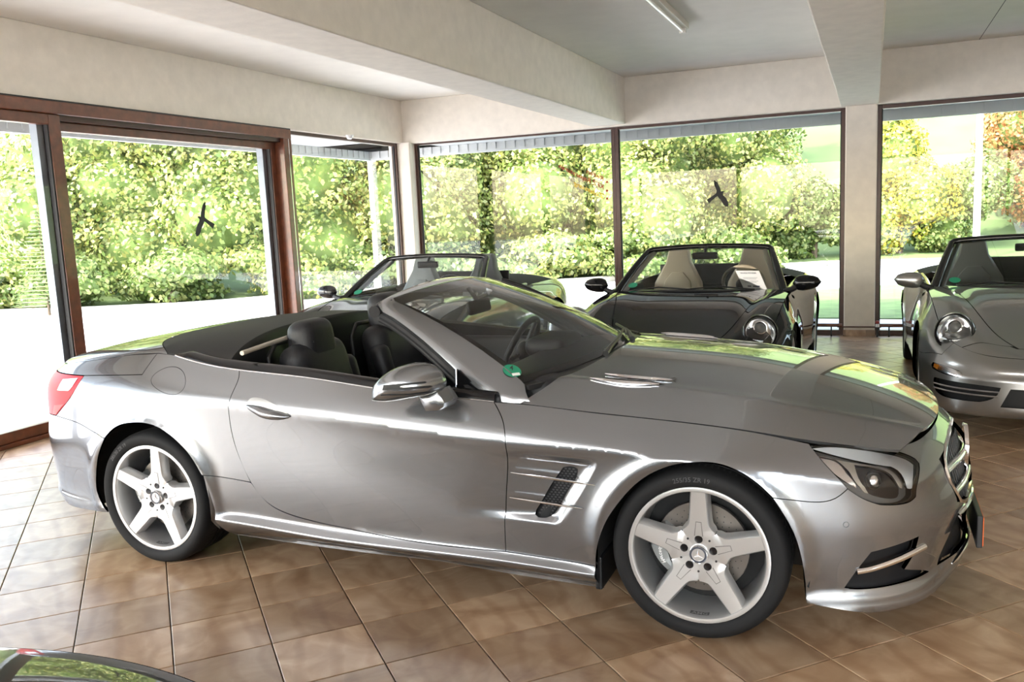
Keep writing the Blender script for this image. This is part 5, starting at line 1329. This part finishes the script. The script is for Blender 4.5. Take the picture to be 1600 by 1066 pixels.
# round green sticker low on the near corner of the windscreen
def ws_pix(px, py, off=0.0):
    best = None; uu, vv = np.meshgrid(np.linspace(-1, 0.4, 90), np.linspace(0, .6, 60), indexing='ij'); Q = ws(uu, vv); d = np.sum((pix(Q.reshape(-1, 3)) - [px, py]) ** 2, axis=1); k = int(np.argmin(d)); u, v = uu.ravel()[k], vv.ravel()[k]
    for _ in range(8):
        e = 1e-3; r = pix(ws(u, v)) - [px, py]; J = np.stack([(pix(ws(u + e, v)) - pix(ws(u, v))) / e, (pix(ws(u, v + e)) - pix(ws(u, v))) / e], -1); st2 = np.linalg.lstsq(J, -r, rcond=None)[0]; u, v = u + st2[0], v + st2[1]
    return ws(u, v) + np.array([0.30, -0.1, 0.9]) * off
el = [ws_pix(800 + 14.5 * math.cos(t), 580 + 9.6 * math.sin(t) + 2.5 * math.cos(t), 0.0015) for t in np.linspace(0, 2 * PI, 29)[:-1]]
gs_ = mesh('emission_sticker', el, [tuple(range(28))], M['sticker_green'], wsc)
v, f = text_geo('4', 1.0, bold=True); mesh('sticker_digit', [ws_pix(796 + x * 12, 579 + x * 2 - y * 11, 0.003) for x, y, z in v], f, M['black'], gs_)
q = [ws_pix(*p, 0.003) for p in ((799, 584.5), (811, 583), (813, 587), (801, 588.5))]; mesh('sticker_field', q, [(0, 1, 2, 3)], M['sticker_white'], gs_)
# ---------------------------------------------------------------- the three cabriolets parked along the back windows (one design)
PO = np.array([(-3.47, 0), (-3.45, -.25), (-3.38, -.48), (-3.24, -.68), (-3.02, -.82), (-2.72, -.895), (-2.35, -.915), (-1.90, -.900), (-1.30, -.880), (-.70, -.880), (-.30, -.893), (0, -.900), (.28, -.885), (.50, -.835), (.68, -.735), (.80, -.585), (.87, -.38), (.90, 0)])
_pd = np.r_[0, np.cumsum(np.linalg.norm(np.diff(PO, axis=0), axis=1))]
_pe = np.vstack([PO[2:0:-1] * [1, -1], PO, PO[-2:-4:-1] * [1, -1]]); _pde = np.r_[0, np.cumsum(np.linalg.norm(np.diff(_pe, axis=0), axis=1))]; _pde -= _pde[2]
pox, poy = nat_spline(_pde, _pe[:, 0]), nat_spline(_pde, _pe[:, 1]); PMAX = _pd[-1]
def ps(x): return float(np.interp(x, PO[1:17, 0], _pd[1:17]))
#       rear centre ...                                            ... nose centre
_pst = [0, 2, 3, 4, 5, 6, 7, 8, 9, 10, 11, 12, 13, 14, 15, 16, 17]
PL = {k: nat_spline(_pd[_pst], v) for k, v in dict(
    Z0=[.20, .20, .19, .18, .17, .16, .155, .15, .145, .14, .14, .14, .15, .155, .16, .165, .17],
    D0=[.10, .10, .08, .07, .06, .06, .08, .09, .09, .08, .06, .05, .03, .02, .02, .02, .02],
    Z1=[.30, .30, .29, .28, .27, .26, .25, .23, .22, .22, .22, .22, .22, .22, .22, .22, .22],
    D1=[.02, .02, .02, .015, .012, .012, .015, .012, .010, .010, .010, .008, .004, .0, .0, .0, .0],
    Z3=[.52, .52, .52, .52, .52, .52, .50, .48, .47, .46, .46, .45, .43, .41, .40, .40, .40],
    D3=[.0, .0, .0, .0, .0, .0, .003, .008, .010, .006, .002, .0, .0, .0, .0, .0, .002],
    Z4=[.66, .66, .66, .67, .68, .68, .67, .66, .655, .645, .62, .575, .53, .49, .465, .455, .45],
    D4=[.03, .03, .03, .025, .02, .016, .015, .018, .020, .020, .020, .022, .028, .03, .03, .03, .03],
    Z5=[.78, .78, .80, .835, .865, .875, .875, .872, .860, .835, .795, .725, .645, .590, .555, .540, .535],
    D5=[.12, .12, .12, .125, .13, .135, .12, .105, .10, .112, .125, .125, .115, .11, .11, .115, .12],
    S5=[1.2, 1.2, 1.2, 1.3, 1.4, 1.4, 1.1, .8, .8, 1.1, 1.5, 1.6, 1.3, 1.2, 1.2, 1.2, 1.2]).items()}
PWF, PWR = (0.0, .320), (-2.35, .325)
def pbelt(s, z):
    s = np.asarray(s, float); z = np.asarray(z, float); x = pox(s); y = poy(s); e = 1e-3; tx = pox(s + e) - pox(s - e); ty = poy(s + e) - poy(s - e); L = np.hypot(tx, ty); nx, ny = ty / L, -tx / L
    l = {k: f(s) for k, f in PL.items()}
    d = hermite(l['Z0'], l['Z1'], l['D0'], l['D1'], -1.4, -0.2, z); d = np.where(z > l['Z1'], hermite(l['Z1'], l['Z3'], l['D1'], l['D3'], -0.05, -0.01, z), d)
    d = np.where(z > l['Z3'], hermite(l['Z3'], l['Z4'], l['D3'], l['D4'], -0.01, .16, z), d); d = np.where(z > l['Z4'], hermite(l['Z4'], l['Z5'], l['D4'], l['D5'], .16, l['S5'], z), d)
    for cx, cz in (PWF, PWR):
        r = np.hypot(x - cx, z - cz); d = d - 0.012 * np.exp(-((r - .365) / .035) ** 2) * sstep(.18, .30, z)
    return np.stack([x - nx * d, y - ny * d, z], -1)
def pbelt_n(s, z):
    e = 1.5e-3; n = np.cross(pbelt(s + e, z) - pbelt(s - e, z), pbelt(s, z + e) - pbelt(s, z - e)); return n / np.linalg.norm(n, axis=-1)[..., None]
PSK = (pbelt, pbelt_n, {'Z1': PL['Z1']})
def pol(curves, step=0.03): return dedupe(np.vstack([catmull(np.array([(ps(x) if not isinstance(x, str) else float(x), z) for x, z in c]), step) for c in curves]))
def arc(c, R, a0, a1, n=13): return [(c[0] + R * math.cos(a), c[1] + R * math.sin(a)) for a in np.linspace(a0, a1, n)]
_ptop = np.linspace(0, PMAX, 900); _pt = pbelt(_ptop, PL['Z5'](_ptop))
def p_ye(x):
    o = np.argsort(_pt[:, 0]); return np.interp(x, _pt[o, 0], -_pt[o, 1]) - 0.002
def p_ze(x):
    o = np.argsort(_pt[:, 0]); return np.interp(x, _pt[o, 0], _pt[o, 2])
p_zc = nat_spline([-3.40, -3.2, -2.9, -2.5, -2.1, -1.9, -.75, -.55, -.3, 0, .3, .5, .65, .76, .80], [.79, .86, .915, .955, .965, .965, .890, .872, .838, .782, .702, .640, .585, .540, .530])
p_tube = nat_spline([-3.4, -2.9, -2.35, -1.9, -.8, -.4, 0, .3, .5, .62, .80], [.0, .0, .0, .0, .0, .025, .055, .07, .065, .035, .0])
def ptop(x, q):
    a = np.abs(q); bump = np.exp(-((a - .84) / .17) ** 2); b1 = math.exp(-((1 - .84) / .17) ** 2)
    return np.stack([x, q * p_ye(x), p_zc(x) + (p_ze(x) - p_zc(x)) * a ** 3.4 + p_tube(x) * (bump - b1 * a ** 4)], -1)
p_qh = nat_spline([-.80, -.5, -.2, 0.1, .35, .55, .68, .8], [.90, .86, .76, .68, .62, .56, .50, .44])

def cabriolet(label, loc, rotz, paint, frame_m, seat_m, trim_m, wheel_m, top_m, indicator, group=None, sticker_side=-1):
    c = thing('sports_cabriolet', label, 'car', loc, rotz)
    body = []
    XF = (-.70, .375)
    af = arc(PWF, .365, PI + .42, -.40); ar = arc(PWR, .368, PI + .42, -.42)
    door = pol([[(-1.72, .24), (-.62, .235)], [(-.62, .235), (-.60, .55), (-.62, .862)], [(-.62, .862), (-1.2, .871), (-1.76, .874)], [(-1.76, .874), (-1.80, .60), (-1.72, .24)]])
    skin_panel('door', door, paint, c, h=.045, skin=PSK)
    ztop = lambda x: float(PL['Z5'](ps(x)))
    fen = pol([[(-.62, .862), (-.60, .55), (-.62, .235)], [(-.62, .235), af[0]], af[:10], [af[9], (.34, .505), (.50, .525), (.60, .530)], [(.60, .530), (.62, ztop(.62))], [(x, ztop(x)) for x in (.62, .5, .3, .1, -.1, -.35, -.62)]])
    skin_panel('front_fender', fen, paint, c, h=.035, skin=PSK)
    qua = pol([[(-1.72, .24), (-1.80, .60), (-1.76, .874)], [(x, ztop(x)) for x in (-1.76, -2.0, -2.35, -2.7, -3.0)], [(-3.0, ztop(-3.0)), (-3.05, .60)], [(-3.05, .60), (-2.85, .55), (ar[3][0], ar[3][1])], ar[3:], [ar[-1], (-1.72, .24)]])
    skin_panel('rear_quarter', qua, paint, c, h=.045, skin=PSK)
    sil = pol([[(-1.98, .165), (-.36, .145)], [(-.36, .145), af[0]], [af[0], (-.62, .232)], [(-.62, .232), (-1.72, .236)], [(-1.72, .236), ar[-1]], [ar[-1], (-1.98, .165)]])
    skin_panel('side_skirt', sil, paint, c, h=.04, skin=PSK)
    P0 = str(PMAX); R0 = '0.0'
    def st(i): return str(float(np.interp(i, range(len(PO)), _pd)))
    intake = pol([[(.58, .375), (st(15.2), .372), (st(15.75), .365)], [(st(15.75), .365), (st(15.6), .30), (st(15.2), .262)], [(st(15.2), .262), (.66, .262), (.60, .285)], [(.60, .285), (.575, .33), (.58, .375)]], .025)
    cen = pol([[(st(16.0), .36), (P0, .36)], [(P0, .36), (P0, .24)], [(P0, .24), (st(15.75), .24)], [(st(15.75), .24), (st(16.0), .36)]], .03); cen[:, 0] = np.minimum(cen[:, 0], PMAX - .004)
    lampo = pol([[(.545, .470), (.64, .466), (.735, .447)], [(.735, .447), (.755, .425), (.745, .405)], [(.745, .405), (.66, .412), (.56, .43)], [(.56, .43), (.54, .45), (.545, .470)]], .02)
    bum = pol([[af[9], (.34, .505), (.50, .525), (.60, .530)], [(.60, .530), (.62, ztop(.62))], [(.62, ztop(.62)), (st(15), float(PL['Z5'](float(st(15))))), (st(16), .539), (P0, .534)], [(P0, .534), (P0, .172)], [(P0, .172), (st(15), .162), (.345, .15)], [(.345, .15), af[-1]], af[9:][::-1]])
    skin_panel('front_bumper', bum, paint, c, h=.035, holes=[intake, cen, lampo], skin=PSK)
    skin_panel('intake_grille', intake, M['mesh_black'], c, h=.05, off=-.05, gap=-.02, flange=0, skin=PSK)
    skin_panel('centre_intake', cen, M['mesh_black'], c, h=.05, off=-.04, gap=-.014, flange=0, skin=PSK)
    for z in (.335, .305):
        for sg in (-1, 1): MB().tube([tuple(pbelt(float(s_), z) * [1, -sg, 1]) for s_ in np.linspace(ps(.58), float(st(15.7)), 9)], .0055, 6).build('intake_slat', paint, c, smooth=True)
    fl = skin_panel('front_lamp', lampo, M['reflector'], c, h=.03, off=-.012, gap=-.004, flange=0, skin=PSK)
    am = lampo.copy(); am = am[am[:, 0] < ps(.60)] 
    if indicator and len(am) > 3: skin_panel('indicator', pol([[(.552, .465), (.60, .464)], [(.60, .464), (.60, .43)], [(.60, .43), (.555, .44)], [(.555, .44), (.552, .465)]], .02), M['amber'], fl, h=.03, off=-.008, gap=0, flange=0, skin=PSK)
    skin_panel('lamp_cover', lampo, M['lens'], fl, h=.03, off=0.001, gap=.001, flange=0, skin=PSK)
    rb = pol([[(-3.0, ztop(-3.0)), (-3.05, .60)], [(-3.05, .60), (-2.85, .55), (ar[3][0], ar[3][1])], ar[:4][::-1], [ar[0], (-2.72, .20)], [(-2.72, .20), (st(3), .20), (R0, .21)], [(R0, .21), (R0, .78)], [(R0, .78), (st(2), .78), (-3.0, ztop(-3.0))]])
    skin_panel('rear_bumper', rb, paint, c, h=.05, skin=PSK)
    # top: hood, fender crests, nose strip
    T = np.linspace(0, 1, 44)
    def patch(nm, xa, xb, qa, qb, nq, mat):
        Q = np.linspace(0, 1, nq); X = np.zeros((len(T), nq)); QQ = np.zeros_like(X)
        for i, t in enumerate(T):
            for j, r in enumerate(Q):
                q0 = qa(xa(0) + (xb(0) - xa(0)) * t); q1 = qb(xa(0) + (xb(0) - xa(0)) * t); q = q0 + (q1 - q0) * r; X[i, j] = xa(q) + (xb(q) - xa(q)) * t; QQ[i, j] = q
        return fd_patch(nm, ptop(X, QQ), mat, c)
    xw = lambda q: -.60 - .12 * abs(q) ** 3
    xh = lambda q: .655 - .03 * abs(q) ** 2
    patch('hood', xw, xh, lambda x: -float(p_qh(x)) + .006, lambda x: float(p_qh(x)) - .006, 61, paint)
    for sg in (-1, 1):
        patch('fender_crest', xw, lambda q: .62, lambda x: sg * (float(p_qh(x)) + .002), lambda x: sg * 1.0, 25, paint)
    XN = float(_pt[:, 0].max()) - .004
    patch('nose_strip', lambda q: (.66 - .03 * abs(q) ** 2) if abs(q) < .56 else .624, lambda q: XN, lambda x: -1.0, lambda x: 1.0, 61, paint)
    # rear deck and the folded-roof cover
    XB = float(_pt[:, 0].min()) + .004
    patch('roof_cover', lambda q: -2.62, lambda q: -1.80 - .06 * (1 - q * q), lambda x: -1.0, lambda x: 1.0, 41, top_m)
    patch('engine_lid', lambda q: XB, lambda q: -2.63, lambda x: -1.0, lambda x: 1.0, 41, paint)
    # inner shell and pan
    MB().box(-1.95, -.42, -.78, .78, .15, .25).box(-.42, .70, -.46, .46, .16, .50).box(-3.2, -1.95, -.44, .44, .20, .60).build('floor_pan', M['liner'], c)
    tub = [(-1.90, .55), (-1.84, .75), (-1.3, .785), (-.75, .785), (-.60, .70), (-.58, 0)]; rt = [(x, -y) for x, y in tub] + [(x, y) for x, y in tub[::-1]][1:]; n = len(rt)
    MB().add([(x, y, z) for z in (.845, .32) for x, y in rt], [(i, (i + 1) % n, n + (i + 1) % n, n + i) for i in range(n)] + [tuple(range(n, 2 * n))]).build('cabin_tub', trim_m, c)
    for sg in (-1, 1):
        MB().tube([(x, sg * (p_ye(x) - .012), p_ze(x) + .006) for x in np.linspace(-1.84, -.70, 14)], .017, 8).build('belt_rail', M['black_gloss'], c, smooth=True)
    # wheels
    for cx, cz, yo, hf in ((PWF[0], .318, -.855, .1175), (PWR[0], .318, -.880, .150)):
        for sg in (-1, 1): wheel(c, cx, cz, yo, hf, .3, sg, False, PI if cx == 0 else 0, wheel_m, wheel_m, scale=.978)
    for cx, cz in (PWF, PWR):
        for sg in (-1, 1):
            a = np.linspace(-.25, PI + .25, 19); V = [(cx + .385 * math.cos(t), sg * y, cz + .385 * math.sin(t)) for t in a for y in (.86, .48)]; F = [(2 * i, 2 * i + 1, 2 * i + 3, 2 * i + 2) for i in range(18)]
            b = len(V); V += [(cx + .385 * math.cos(t), sg * .48, cz + .385 * math.sin(t)) for t in a]; F.append(tuple(range(b, b + 19))); MB().add(V, F).build('wheel_housing', M['liner'], c)
    # windscreen and frame
    def gb(u): return np.stack([-.60 - .14 * np.abs(u) ** 2.2, u * .715, .872 - .026 * u ** 2], -1)
    def gt(u): return np.stack([-1.28 - .05 * u ** 2, u * .545, 1.222 - .026 * u ** 2], -1)
    U, W = np.meshgrid(np.linspace(-1, 1, 25), np.linspace(0, 1, 13), indexing='ij'); G = gb(U) * (1 - W[..., None]) + gt(U) * W[..., None]; G[..., 2] += .03 * W * (1 - W) * 2; G[..., 0] += .04 * W * (1 - W)
    ws_ = mesh('windscreen', G.reshape(-1, 3), [(i * 13 + j, (i + 1) * 13 + j, (i + 1) * 13 + j + 1, i * 13 + j + 1) for i in range(24) for j in range(12)], M['auto_glass'], c, smooth=True)
    path = [G[0, j] + np.array([-.012, -.016, -.004]) for j in range(13)] + [G[i, 12] + np.array([-.03, 0, .004]) for i in range(1, 24)] + [G[24, j] + np.array([-.012, .016, -.004]) for j in range(12, -1, -1)]
    base0 = path[0] + np.array([.10, -.06, -.045]); base1 = base0 * [1, -1, 1]
    pts = catmull(np.array([base0] + path + [base1]), .045); m = len(pts); MB().tube([tuple(p) for p in pts], [.030 + .006 * math.cos(2 * PI * k / m) for k in range(m)], 12).build('windscreen_frame', frame_m, c, smooth=True)
    for sg in (-1, 1):
        i = 0 if sg < 0 else 24; ins = [G[i, j] + np.array([-.03, -.035 * sg, -.02]) for j in range(13)]; MB().tube([tuple(p) for p in ins], .022, 8).build('pillar_trim', seat_m, c, smooth=True)
    MB().tube([tuple(gb(np.array(u)) + np.array([.012, 0, .002])) for u in np.linspace(-1, 1, 17)], .016, 8).build('windscreen_seal', M['satin_black'], c, smooth=True)
    for u0, u1 in ((-.85, -.05), (-.10, .70)): MB().tube([tuple(gb(np.array(u)) + np.array([.012 - .05 * (1 - abs(t)), 0, .018 + .02 * (1 - abs(t))])) for u, t in zip(np.linspace(u0, u1, 9), np.linspace(-1, 1, 9))], .007, 6).build('wiper_blade', M['satin_black'], c, smooth=True)
    rmr = rounded('rear_view_mirror', M['satin_black'], c, (-1.16, 0, 1.145), (.03, .23, .065), .014); MB().tube([(0, 0, .02), (-.05, 0, .075)], .012, 8).build('mirror_stem', M['satin_black'], rmr, smooth=True)
    # green sticker low in the windscreen corner
    k = sticker_side; cc = np.array([gb(np.array(k * .84)) * .86 + gt(np.array(k * .84)) * .14])[0] + [.012, 0, .014]; e1 = np.array([0, 1., 0]); e2 = gt(np.array(0.)) - gb(np.array(0.)); e2 /= np.linalg.norm(e2)
    mesh('emission_sticker', [cc + (e1 * math.cos(a) + e2 * math.sin(a)) * .042 for a in np.linspace(0, 2 * PI, 21)[:-1]], [tuple(range(20))], M['sticker_green'], ws_)
    # door mirrors
    for sg in (-1, 1):
        V = []; F = []; L = 9; N = 20; cx, cy, cz = -.735, .885 * sg, .925
        for i, t in enumerate(np.linspace(-1, 1, L)):
            r = math.sqrt(max(0, 1 - abs(t) ** 2.6)) * .98 + .02
            for j in range(N):
                a = 2 * PI * j / N; V.append((cx + .062 * math.cos(a) * r + .012 * t * 0, cy + sg * (.115 * t + .03), cz + (.064 - .012 * t) * math.sin(a) * r + .005 * t))
        for i in range(L - 1):
            for j in range(N): F.append((i * N + j, i * N + (j + 1) % N, (i + 1) * N + (j + 1) % N, (i + 1) * N + j))
        F += [tuple(range(N)), tuple((L - 1) * N + j for j in range(N))]
        dm = MB().add(V, F).build('door_mirror', paint, c, smooth=True)
        MB().tube([(-.70, .735 * sg, .850), (-.715, .80 * sg, .872), (-.73, .86 * sg, .905)], [.03, .024, .022], 8).build('mirror_stalk', M['satin_black'], dm, smooth=True)
    # head lamps
    for sg in (-1, 1):
        xl, ql = .480, .672 / float(p_ye(.480)); pl_ = ptop(np.array(xl), np.array(ql)); na = np.cross(ptop(np.array(xl + .02), np.array(ql)) - ptop(np.array(xl - .06), np.array(ql)), ptop(np.array(xl), np.array(ql + .03)) - ptop(np.array(xl), np.array(ql - .03))); na /= np.linalg.norm(na); na = na if na[2] > 0 else -na; na = na * .62 + np.array([.72, .10, .0]); ctr = Vector((pl_[0], pl_[1] * sg, pl_[2])); ax_ = Vector((na[0], na[1] * sg, na[2])).normalized(); ctr = ctr + ax_ * .012; ey = Vector((0, 1, 0)); ey = (ey - ax_ * ey.dot(ax_)).normalized(); ez = ax_.cross(ey); ez = ez if ez.z > 0 else -ez
        def lat(prof, nm, mat, par, n=36, sx=.93, sm=True):
            V = [tuple(ctr + (ey * (math.cos(2 * PI * k / n) * r * sx) + ez * (math.sin(2 * PI * k / n) * r)) + ax_ * h) for k in range(n) for r, h in prof]; Lp = len(prof)
            F = [(k * Lp + i, ((k + 1) % n) * Lp + i, ((k + 1) % n) * Lp + i + 1, k * Lp + i + 1) for k in range(n) for i in range(Lp - 1)]
            return MB().add(V, F).build(nm, mat, par, smooth=sm)
        hlp = lat([(.136, -.045), (.135, .012), (.130, .020), (.124, .018), (.121, .0)], 'head_lamp', M['black_gloss'], c)
        lat([(.121, .006), (.117, .012), (.110, .006), (.098, -.020), (.06, -.045), (.0, -.05)], 'reflector_bowl', M['reflector'], hlp)
        for dy, dz, r, mm in ((.0, .040, .044, M['reflector']), (-.030 * sg, -.045, .032, M['reflector']), (.048 * sg, -.03, .022, M['clear_lens'])):
            pc = ctr + ey * dy + ez * dz + ax_ * -.025
            lat2 = MB(); n = 20
            V = [tuple(pc + (ey * math.cos(2 * PI * k / n) + ez * math.sin(2 * PI * k / n)) * rr + ax_ * h) for k in range(n) for rr, h in ((r * 1.15, -.01), (r * 1.12, .016), (r * .98, .020), (r * .95, .008))]
            lat2.add(V, [(k * 4 + i, ((k + 1) % n) * 4 + i, ((k + 1) % n) * 4 + i + 1, k * 4 + i + 1) for k in range(n) for i in range(3)]).build('projector_ring', M['chrome'], hlp, smooth=True)
            ball('projector_lens', tuple(pc + ax_ * -.008), r * .95, M['lamp_inner'] if mm is M['reflector'] else mm, hlp, 16)
        lat([(.122, .014), (.108, .024), (.08, .034), (.05, .041), (.0, .044)], 'lamp_glass', M['lens'], hlp)
    # plate holder, badge, towing-eye cover
    pz = MB().box(.895, .915, -.26, .26, .335, .45, bev=.004).build('plate_holder', M['satin_black'], c); MB().box(.915, .918, -.255, .255, .34, .445).build('number_plate', M['white'], pz)
    # seats, dash, steering wheel
    for y in (-.36, .36):
        rounded('seat_cushion', seat_m, c, (-1.28, y, .46), (.50, .50, .18), .07, (0, math.radians(-8), 0))
        prof = [(-.25, .0), (-.26, .22), (-.235, .40), (-.17, .52), (-.125, .60), (-.105, .70), (-.085, .735), (-.05, .75)]; outl = prof + [(-a, b) for a, b in prof[::-1]]; n = len(outl); V = []
        for dx, k in ((-.06, .88), (-.045, .97), (0, 1.0), (.035, .97), (.055, .86)):
            for a, b in outl: V.append((-1.62 + dx - .22 * b, y + a * k, .46 + (b - .37) * (k * .04 + .96) + .37))
        F = [tuple(range(n)), tuple(range(4 * n, 5 * n))[::-1]] + [(r * n + i, r * n + (i + 1) % n, (r + 1) * n + (i + 1) % n, (r + 1) * n + i) for r in range(4) for i in range(n)]
        sb = MB().add(V, F).build('seat_backrest', seat_m, c, smooth=True)
        V = [];  pr2 = [(-.15, .10), (-.165, .28), (-.13, .42), (-.06, .50), (.06, .50), (.13, .42), (.165, .28), (.15, .10)]
        for dx, k in ((.045, 1.0), (.068, .90), (.072, .80)):
            for a, b in pr2: V.append((-1.62 + dx - .22 * b, y + a * k, .46 + b))
        MB().add(V, [tuple(range(16, 24))] + [(r * 8 + i, r * 8 + (i + 1) % 8, (r + 1) * 8 + (i + 1) % 8, (r + 1) * 8 + i) for r in range(2) for i in range(8)]).build('backrest_panel', seat_m, sb, smooth=True)
    rounded('dashboard', trim_m, c, (-.84, 0, .755), (.42, 1.40, .20), .07)
    for sg in (-1, 1): rounded('door_card', trim_m, c, (-1.28, .765 * sg, .70), (1.05, .06, .36), .025)
    rounded('wind_deflector', M['satin_black'], c, (-1.86, 0, .93), (.03, 1.15, .20), .012)
    sw = MB(); sc_ = np.array([-1.03, .36, .90]); ax3 = np.array([-.88, 0, .47]); ax3 /= np.linalg.norm(ax3); e2_ = np.cross(ax3, [0, 1., 0])
    sw.tube([tuple(sc_ + (np.array([0, 1., 0]) * math.cos(a) + e2_ * math.sin(a)) * .178) for a in np.linspace(0, 2 * PI, 33)], .016, 8, cap=False); so = sw.build('steering_wheel', seat_m if seat_m is M['beige_leather'] else M['leather'], c, smooth=True)
    ball('horn_pad', tuple(sc_ - ax3 * .02), .06, M['leather'], so, sq=(.6, 1.1, 1))
    return c
M['black_paint'] = pmat('black_car_paint', (0.005, 0.005, 0.006), 0.25, 0.0, coat=1.0, coat_r=0.02, spec=0.0); M['black_paint'].node_tree.nodes['Principled BSDF'].inputs['Coat IOR'].default_value = 1.38
M['silver_b'] = paint_mat('bright_silver_paint', (0.33, 0.33, 0.325), 0.28)
M['dark_paint'] = pmat('anthracite_paint', (0.016, 0.017, 0.020), 0.25, 0.3, coat=1.0, coat_r=0.02, spec=0.1)
M['cloth_top'] = pmat('black_cloth', (0.012, 0.013, 0.016), 0.9)
M['grey_paint'] = paint_mat('dark_grey_paint', (0.10, 0.10, 0.105), 0.28)
HD = math.radians(-90)
cb1 = cabriolet('black cabriolet with beige seats and a price sheet in the windscreen', (-.83, 2.95, 0), HD, M['black_paint'], M['black_paint'], M['beige_leather'], M['satin_black'], M['alloy'], M['cloth_top'], False)
cb2 = cabriolet('bright silver cabriolet with grey seats at the right edge', (1.78, 3.08, 0), HD, M['silver_b'], M['black_gloss'], M['grey_leather'], M['satin_black'], M['alloy'], M['cloth_top'], True)
cb3 = cabriolet('dark anthracite cabriolet half hidden behind the silver roadster', (-3.48, 2.55, 0), HD, M['dark_paint'], M['black_gloss'], M['grey_leather'], M['satin_black'], M['alloy'], M['cloth_top'], False)

cb4 = cabriolet('dark grey car body cut off by the bottom left corner of the picture', (-2.92, -4.775, 0), math.radians(205), M['grey_paint'], M['black_gloss'], M['grey_leather'], M['satin_black'], M['alloy'], M['cloth_top'], False)

# price sheet behind the black cabriolet's windscreen
sheet = thing('price_sheet', 'white price sheet standing behind the windscreen of the black cabriolet', 'paper', tuple(on_y(1178, 440, 3.78)))
def sheet_pt(a, b, d=0.0):
    """a across, b down, on the leaning sheet"""
    TL, TR, BL, BR = [on_y(*p, y) for p, y in (((1149, 423), 3.80), ((1186, 423), 3.80), ((1164, 455.5), 3.645), ((1200, 456), 3.645))]
    P = (TL * (1 - a) + TR * a) * (1 - b) + (BL * (1 - a) + BR * a) * b; return P + np.array([0, -d, d * .5])
def sheet_part(nm, v, f, mat): rel(mesh(nm, v, f, mat), sheet)
q = [sheet_pt(a, b) for a, b in ((0, 0), (1, 0), (1, 1), (0, 1))]; q += [p + np.array([0, .002, 0]) for p in q]
sheet_part('paper', q, [(0, 3, 2, 1), (4, 5, 6, 7), (0, 1, 5, 4), (1, 2, 6, 5), (2, 3, 7, 6), (3, 0, 4, 7)], pmat('paper_white', (0.88, 0.87, 0.89), 0.8))
v, f = text_geo('WALTHER', 1.0, bold=True); w_ = v[:, 0].max(); sheet_part('heading', [sheet_pt(.15 + x / w_ * .70, .16 - y * .09, .004) for x, y, z in v], f, pmat('print_blue_black', (0.03, 0.03, 0.09), 0.7))
pg = pmat('print_grey', (0.32, 0.32, 0.36), 0.8)
for k, (b, l) in enumerate(((.34, .62), (.40, .55), (.50, .60), (.56, .50), (.86, .55))): sheet_part('text_line', [sheet_pt(.18 + a, b + e, .003) for a, e in ((0, 0), (l, 0), (l, .018), (0, .018))], [(0, 3, 2, 1)], pg)
for a0, l in ((.22, .16), (.45, .30)): sheet_part('price_line', [sheet_pt(a0 + a, .73 + e, .003) for a, e in ((0, 0), (l, 0), (l, .05), (0, .05))], [(0, 3, 2, 1)], bpy.data.materials['print_blue_black'])
